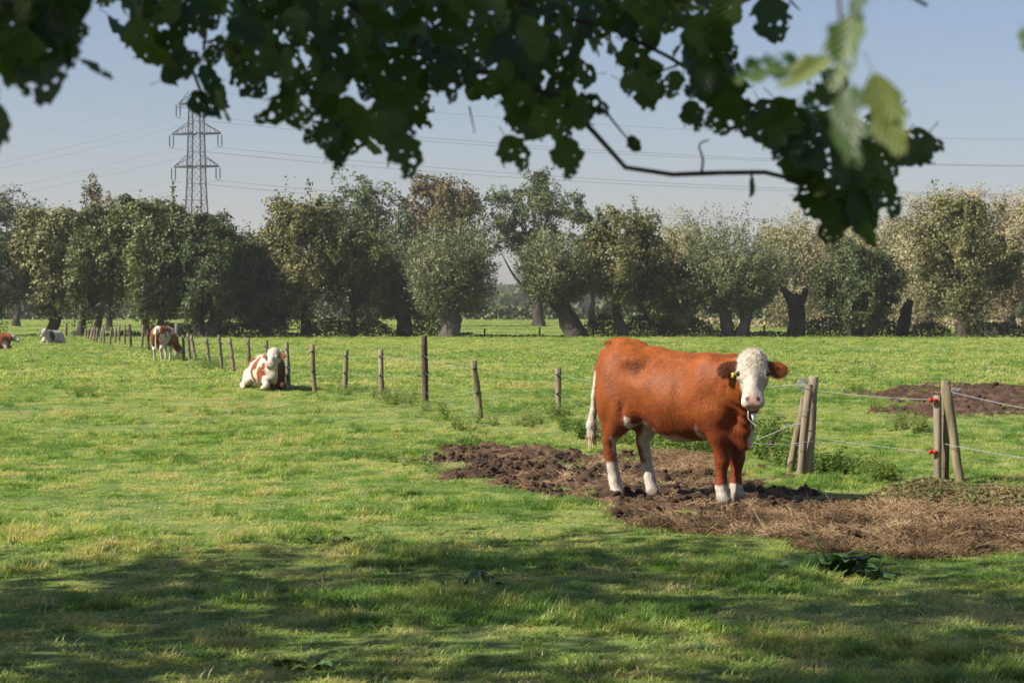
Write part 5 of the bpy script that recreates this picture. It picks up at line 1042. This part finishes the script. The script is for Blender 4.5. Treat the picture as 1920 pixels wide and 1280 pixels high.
def leaf_at(px, py, D, size, br, roll=None, face=None, mesh=None):
    """leaf hanging with its middle near the pixel; roll turns its tip in the picture, face tilts the blade"""
    p = at(px, py, D) - TB; a = R(roll) if roll is not None else ga.normal(math.pi, .85)      # pi: tip down
    tip = np.array([math.sin(a), ga.normal(0, .35), math.cos(a)]); tip = unit(tip)
    nrm = np.array([ga.normal(0, 1.05), -1, ga.normal(0, 1.05)]) if face is None else np.array([ga.normal(0, .25), -face, ga.normal(0, .2)])
    nrm = unit(nrm - tip * (nrm @ tip)); sx = np.cross(tip, nrm) * (.62 if D < 1.75 else 1.0); s = size / .085
    Mx = Matrix(((sx[0]*s, tip[0]*s, nrm[0]*s, p[0] - tip[0]*size*.5), (sx[1]*s, tip[1]*s, nrm[1]*s, p[1] - tip[1]*size*.5), (sx[2]*s, tip[2]*s, nrm[2]*s, p[2] - tip[2]*size*.5), (0, 0, 0, 1)))
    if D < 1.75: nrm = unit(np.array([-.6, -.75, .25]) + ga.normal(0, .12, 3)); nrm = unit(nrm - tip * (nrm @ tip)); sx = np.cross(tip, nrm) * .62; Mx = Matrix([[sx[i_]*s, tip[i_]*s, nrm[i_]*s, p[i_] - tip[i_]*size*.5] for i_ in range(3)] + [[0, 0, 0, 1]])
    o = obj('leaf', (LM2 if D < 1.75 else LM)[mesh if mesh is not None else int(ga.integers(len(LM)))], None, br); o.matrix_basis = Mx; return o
def region(poly, n, D0, D1, s0, s1, brs, mind):
    poly = np.array(poly, float); lo, hi = poly.min(0), poly.max(0); pts = []; tries = 0
    while len(pts) < n and tries < 20000:
        p = ga.uniform(lo, hi); tries += 1
        if poly_sd(p[None], poly)[0] > 0: continue
        if pts and np.min(np.hypot(*(np.array(pts) - p).T)) < mind: continue
        pts.append(p)
    for p in pts: leaf_at(p[0], p[1], ga.uniform(D0, D1), ga.uniform(s0, s1), BR[int(ga.choice(brs))][0])
region([(200, -30), (235, 80), (290, 120), (360, 165), (410, 225), (470, 185), (520, 225), (600, 262), (700, 262), (750, 285), (765, 225), (820, 165), (880, 175), (920, 215), (1000, 235), (1080, 255), (1110, 210), (1060, 160), (1120, 110), (1180, 60), (1230, 10), (1300, -30)], 212, 2.75, 3.4, .042, .078, [0, 1, 2, 3], 21)
region([(1120, 30), (1240, 60), (1330, 40), (1430, -20), (1200, -40)], 16, 2.9, 3.3, .06, .085, [3], 30)
region([(1170, 110), (1215, 100), (1235, 165), (1205, 180)], 6, 2.9, 3.2, .05, .07, [3], 20)
region([(1270, 60), (1350, 60), (1375, 110), (1380, 215), (1330, 215), (1290, 120)], 14, 2.85, 3.2, .055, .085, [3], 26)
region([(1470, 215), (1560, 210), (1690, 250), (1715, 275), (1670, 310), (1640, 350), (1610, 385), (1555, 400), (1520, 350), (1490, 300), (1450, 235)], 30, 2.85, 3.2, .06, .085, [0, 3], 26)
region([(-40, -30), (130, -30), (135, 40), (110, 90), (60, 125), (-30, 120)], 17, 2.15, 2.5, .07, .09, [4], 26)
for a in [(965, 288, 3.0, .062, 150, 1.5, 1), (1063, 298, 3.0, .066, 180, 1.5, 5), (-14, 252, 2.2, .07, 190, 1.2, 0), (1447, 38, 2.9, .075, 165, 1.4, 0), (1928, 78, 1.6, .03, 170, 1, 0), (178, 132, 2.4, .05, 125, .15, 0), (1372, 190, 2.9, .08, 175, 1.6, 4), (1362, 215, 2.9, .07, 200, 1.4, 1),
          (1735, 280, 3.0, .06, 80, 1.5, 1), (1560, 405, 2.95, .085, 185, 1.4, 3), (1615, 400, 2.95, .075, 170, 1.0, 6), (1660, 370, 2.95, .07, 150, 1.3, 2), (1520, 360, 3.0, .07, 190, 1.3, 9), (1632, 440, 2.9, .045, 160, .2, 6), (1408, 350, 3.0, .035, 182, .2, 6), (1190, 270, 3.0, .03, 150, .2, 6),
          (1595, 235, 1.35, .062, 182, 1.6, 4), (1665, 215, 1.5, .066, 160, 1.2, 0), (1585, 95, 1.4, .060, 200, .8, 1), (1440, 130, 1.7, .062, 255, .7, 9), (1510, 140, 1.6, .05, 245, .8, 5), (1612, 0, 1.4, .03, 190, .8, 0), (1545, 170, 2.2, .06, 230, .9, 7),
          (1215, 178, 3.0, .055, 170, 1.3, 4), (1262, 160, 3.0, .05, 190, 1.1, 7), (1300, 218, 3.0, .05, 165, .9, 5), (1408, 232, 3.0, .05, 200, .7, 8), (1440, 215, 3.0, .055, 150, 1.0, 2), (1452, 272, 3.0, .05, 175, .8, 1), (1490, 250, 3.0, .06, 190, 1.2, 3), (758, 292, 2.9, .07, 170, 1.3, 1), (632, 290, 2.95, .05, 185, .6, 5), (80, 125, 2.2, .09, 175, 1.5, 2), (40, 120, 2.2, .085, 195, 1.4, 4), (1105, 205, 2.95, .062, 95, 1.4, 1)]:
    leaf_at(a[0], a[1], a[2], a[3], BR[5 if a[2] < 1.75 else (4 if a[0] < 190 else 0)][0], a[4], a[5], a[6])
# crowns that shade the foreground: the alder's own, and its neighbour's to the left
def shade_crown(c, r, n, seed, parent, org, gap, leaf=.13, lobes=60, lsize=.26):
    g = np.random.default_rng(seed); P, N, L = crown_points(g, np.array(c) - org, r, n, lobes, lsize, gap)
    # nothing of it may hang into the open view in front of the camera
    Wp = P + org; k = ~((Wp[:, 1] > .3) & (np.abs(Wp[:, 0]) < Wp[:, 1] * .275 + .25) & (Wp[:, 2] < EYE + Wp[:, 1] * .165 + .25))
    rel = Wp - np.array([.22, 1.4, 1.86]); ts = np.array(to_sun); tt = np.clip(rel @ ts, 0, None); k &= np.linalg.norm(rel - tt[:, None] * ts, axis=1) > .42   # a gap in the crown lets the sun reach the nearest leaves
    V, f = cards(P[k], N[k] + .8 * rdir(k.sum(), g), rdir(k.sum(), g), leaf * 1.2, leaf, g); o = obj('crown', mesh_np('crown', V, [f]), MF['green'], parent); o['kind'] = 'stuff'
    mb = MB()
    for e in L[:30]: mb.tube(smooth_path([(0.05, .1, 2.6), np.array([0, 0, 3.4]) * .6 + e * .4, e], 7), np.linspace(.07, .012, 7), 5, False)
    obj('limbs', mb.mesh('limbs', True), M_bark, parent)
shade_crown((-3.6, 2.2, 5.6), (4.6, 4.4, 3.2), 15000, 51, alder, TB, .34)
T2 = np.array([-9.0, 9.2, 0.0]); al2 = empty('alder_tree', T2, 0, 'alder left of the camera that shades the foreground grass', 'tree', 'alders at the edge of the pasture')
mb = MB(); trunk_tube(mb, [(0, 0, -.1), (.1, 0, 1.5), (0, .1, 4), (.1, 0, 8)], [.34, .24, .2, .05], ga, 14, 18, .15); obj('trunk', mb.mesh('trunk', True), M_bark, al2)
shade_crown((-7.6, 8.2, 6.3), (5.4, 4.7, 3.6), 17000, 52, al2, T2, .395)
# ------------------------------------------------------------------ haze
hz_me = MB(); hz_me.box((0, 800, 30), (1750, 900, 31.5)); m, nt, ns, ls, b, out = newmat('haze'); ns.remove(b)
pv = ns.new('ShaderNodeVolumePrincipled'); pv.inputs['Color'].default_value = (.95, .89, 1.0, 1); pv.inputs['Density'].default_value = .0003; pv.inputs['Anisotropy'].default_value = .2; ls.new(pv.outputs[0], out.inputs['Volume'])
tag(obj('haze', hz_me.mesh('haze'), m), 'thin bluish autumn haze over the whole pasture', 'haze', kind='stuff')
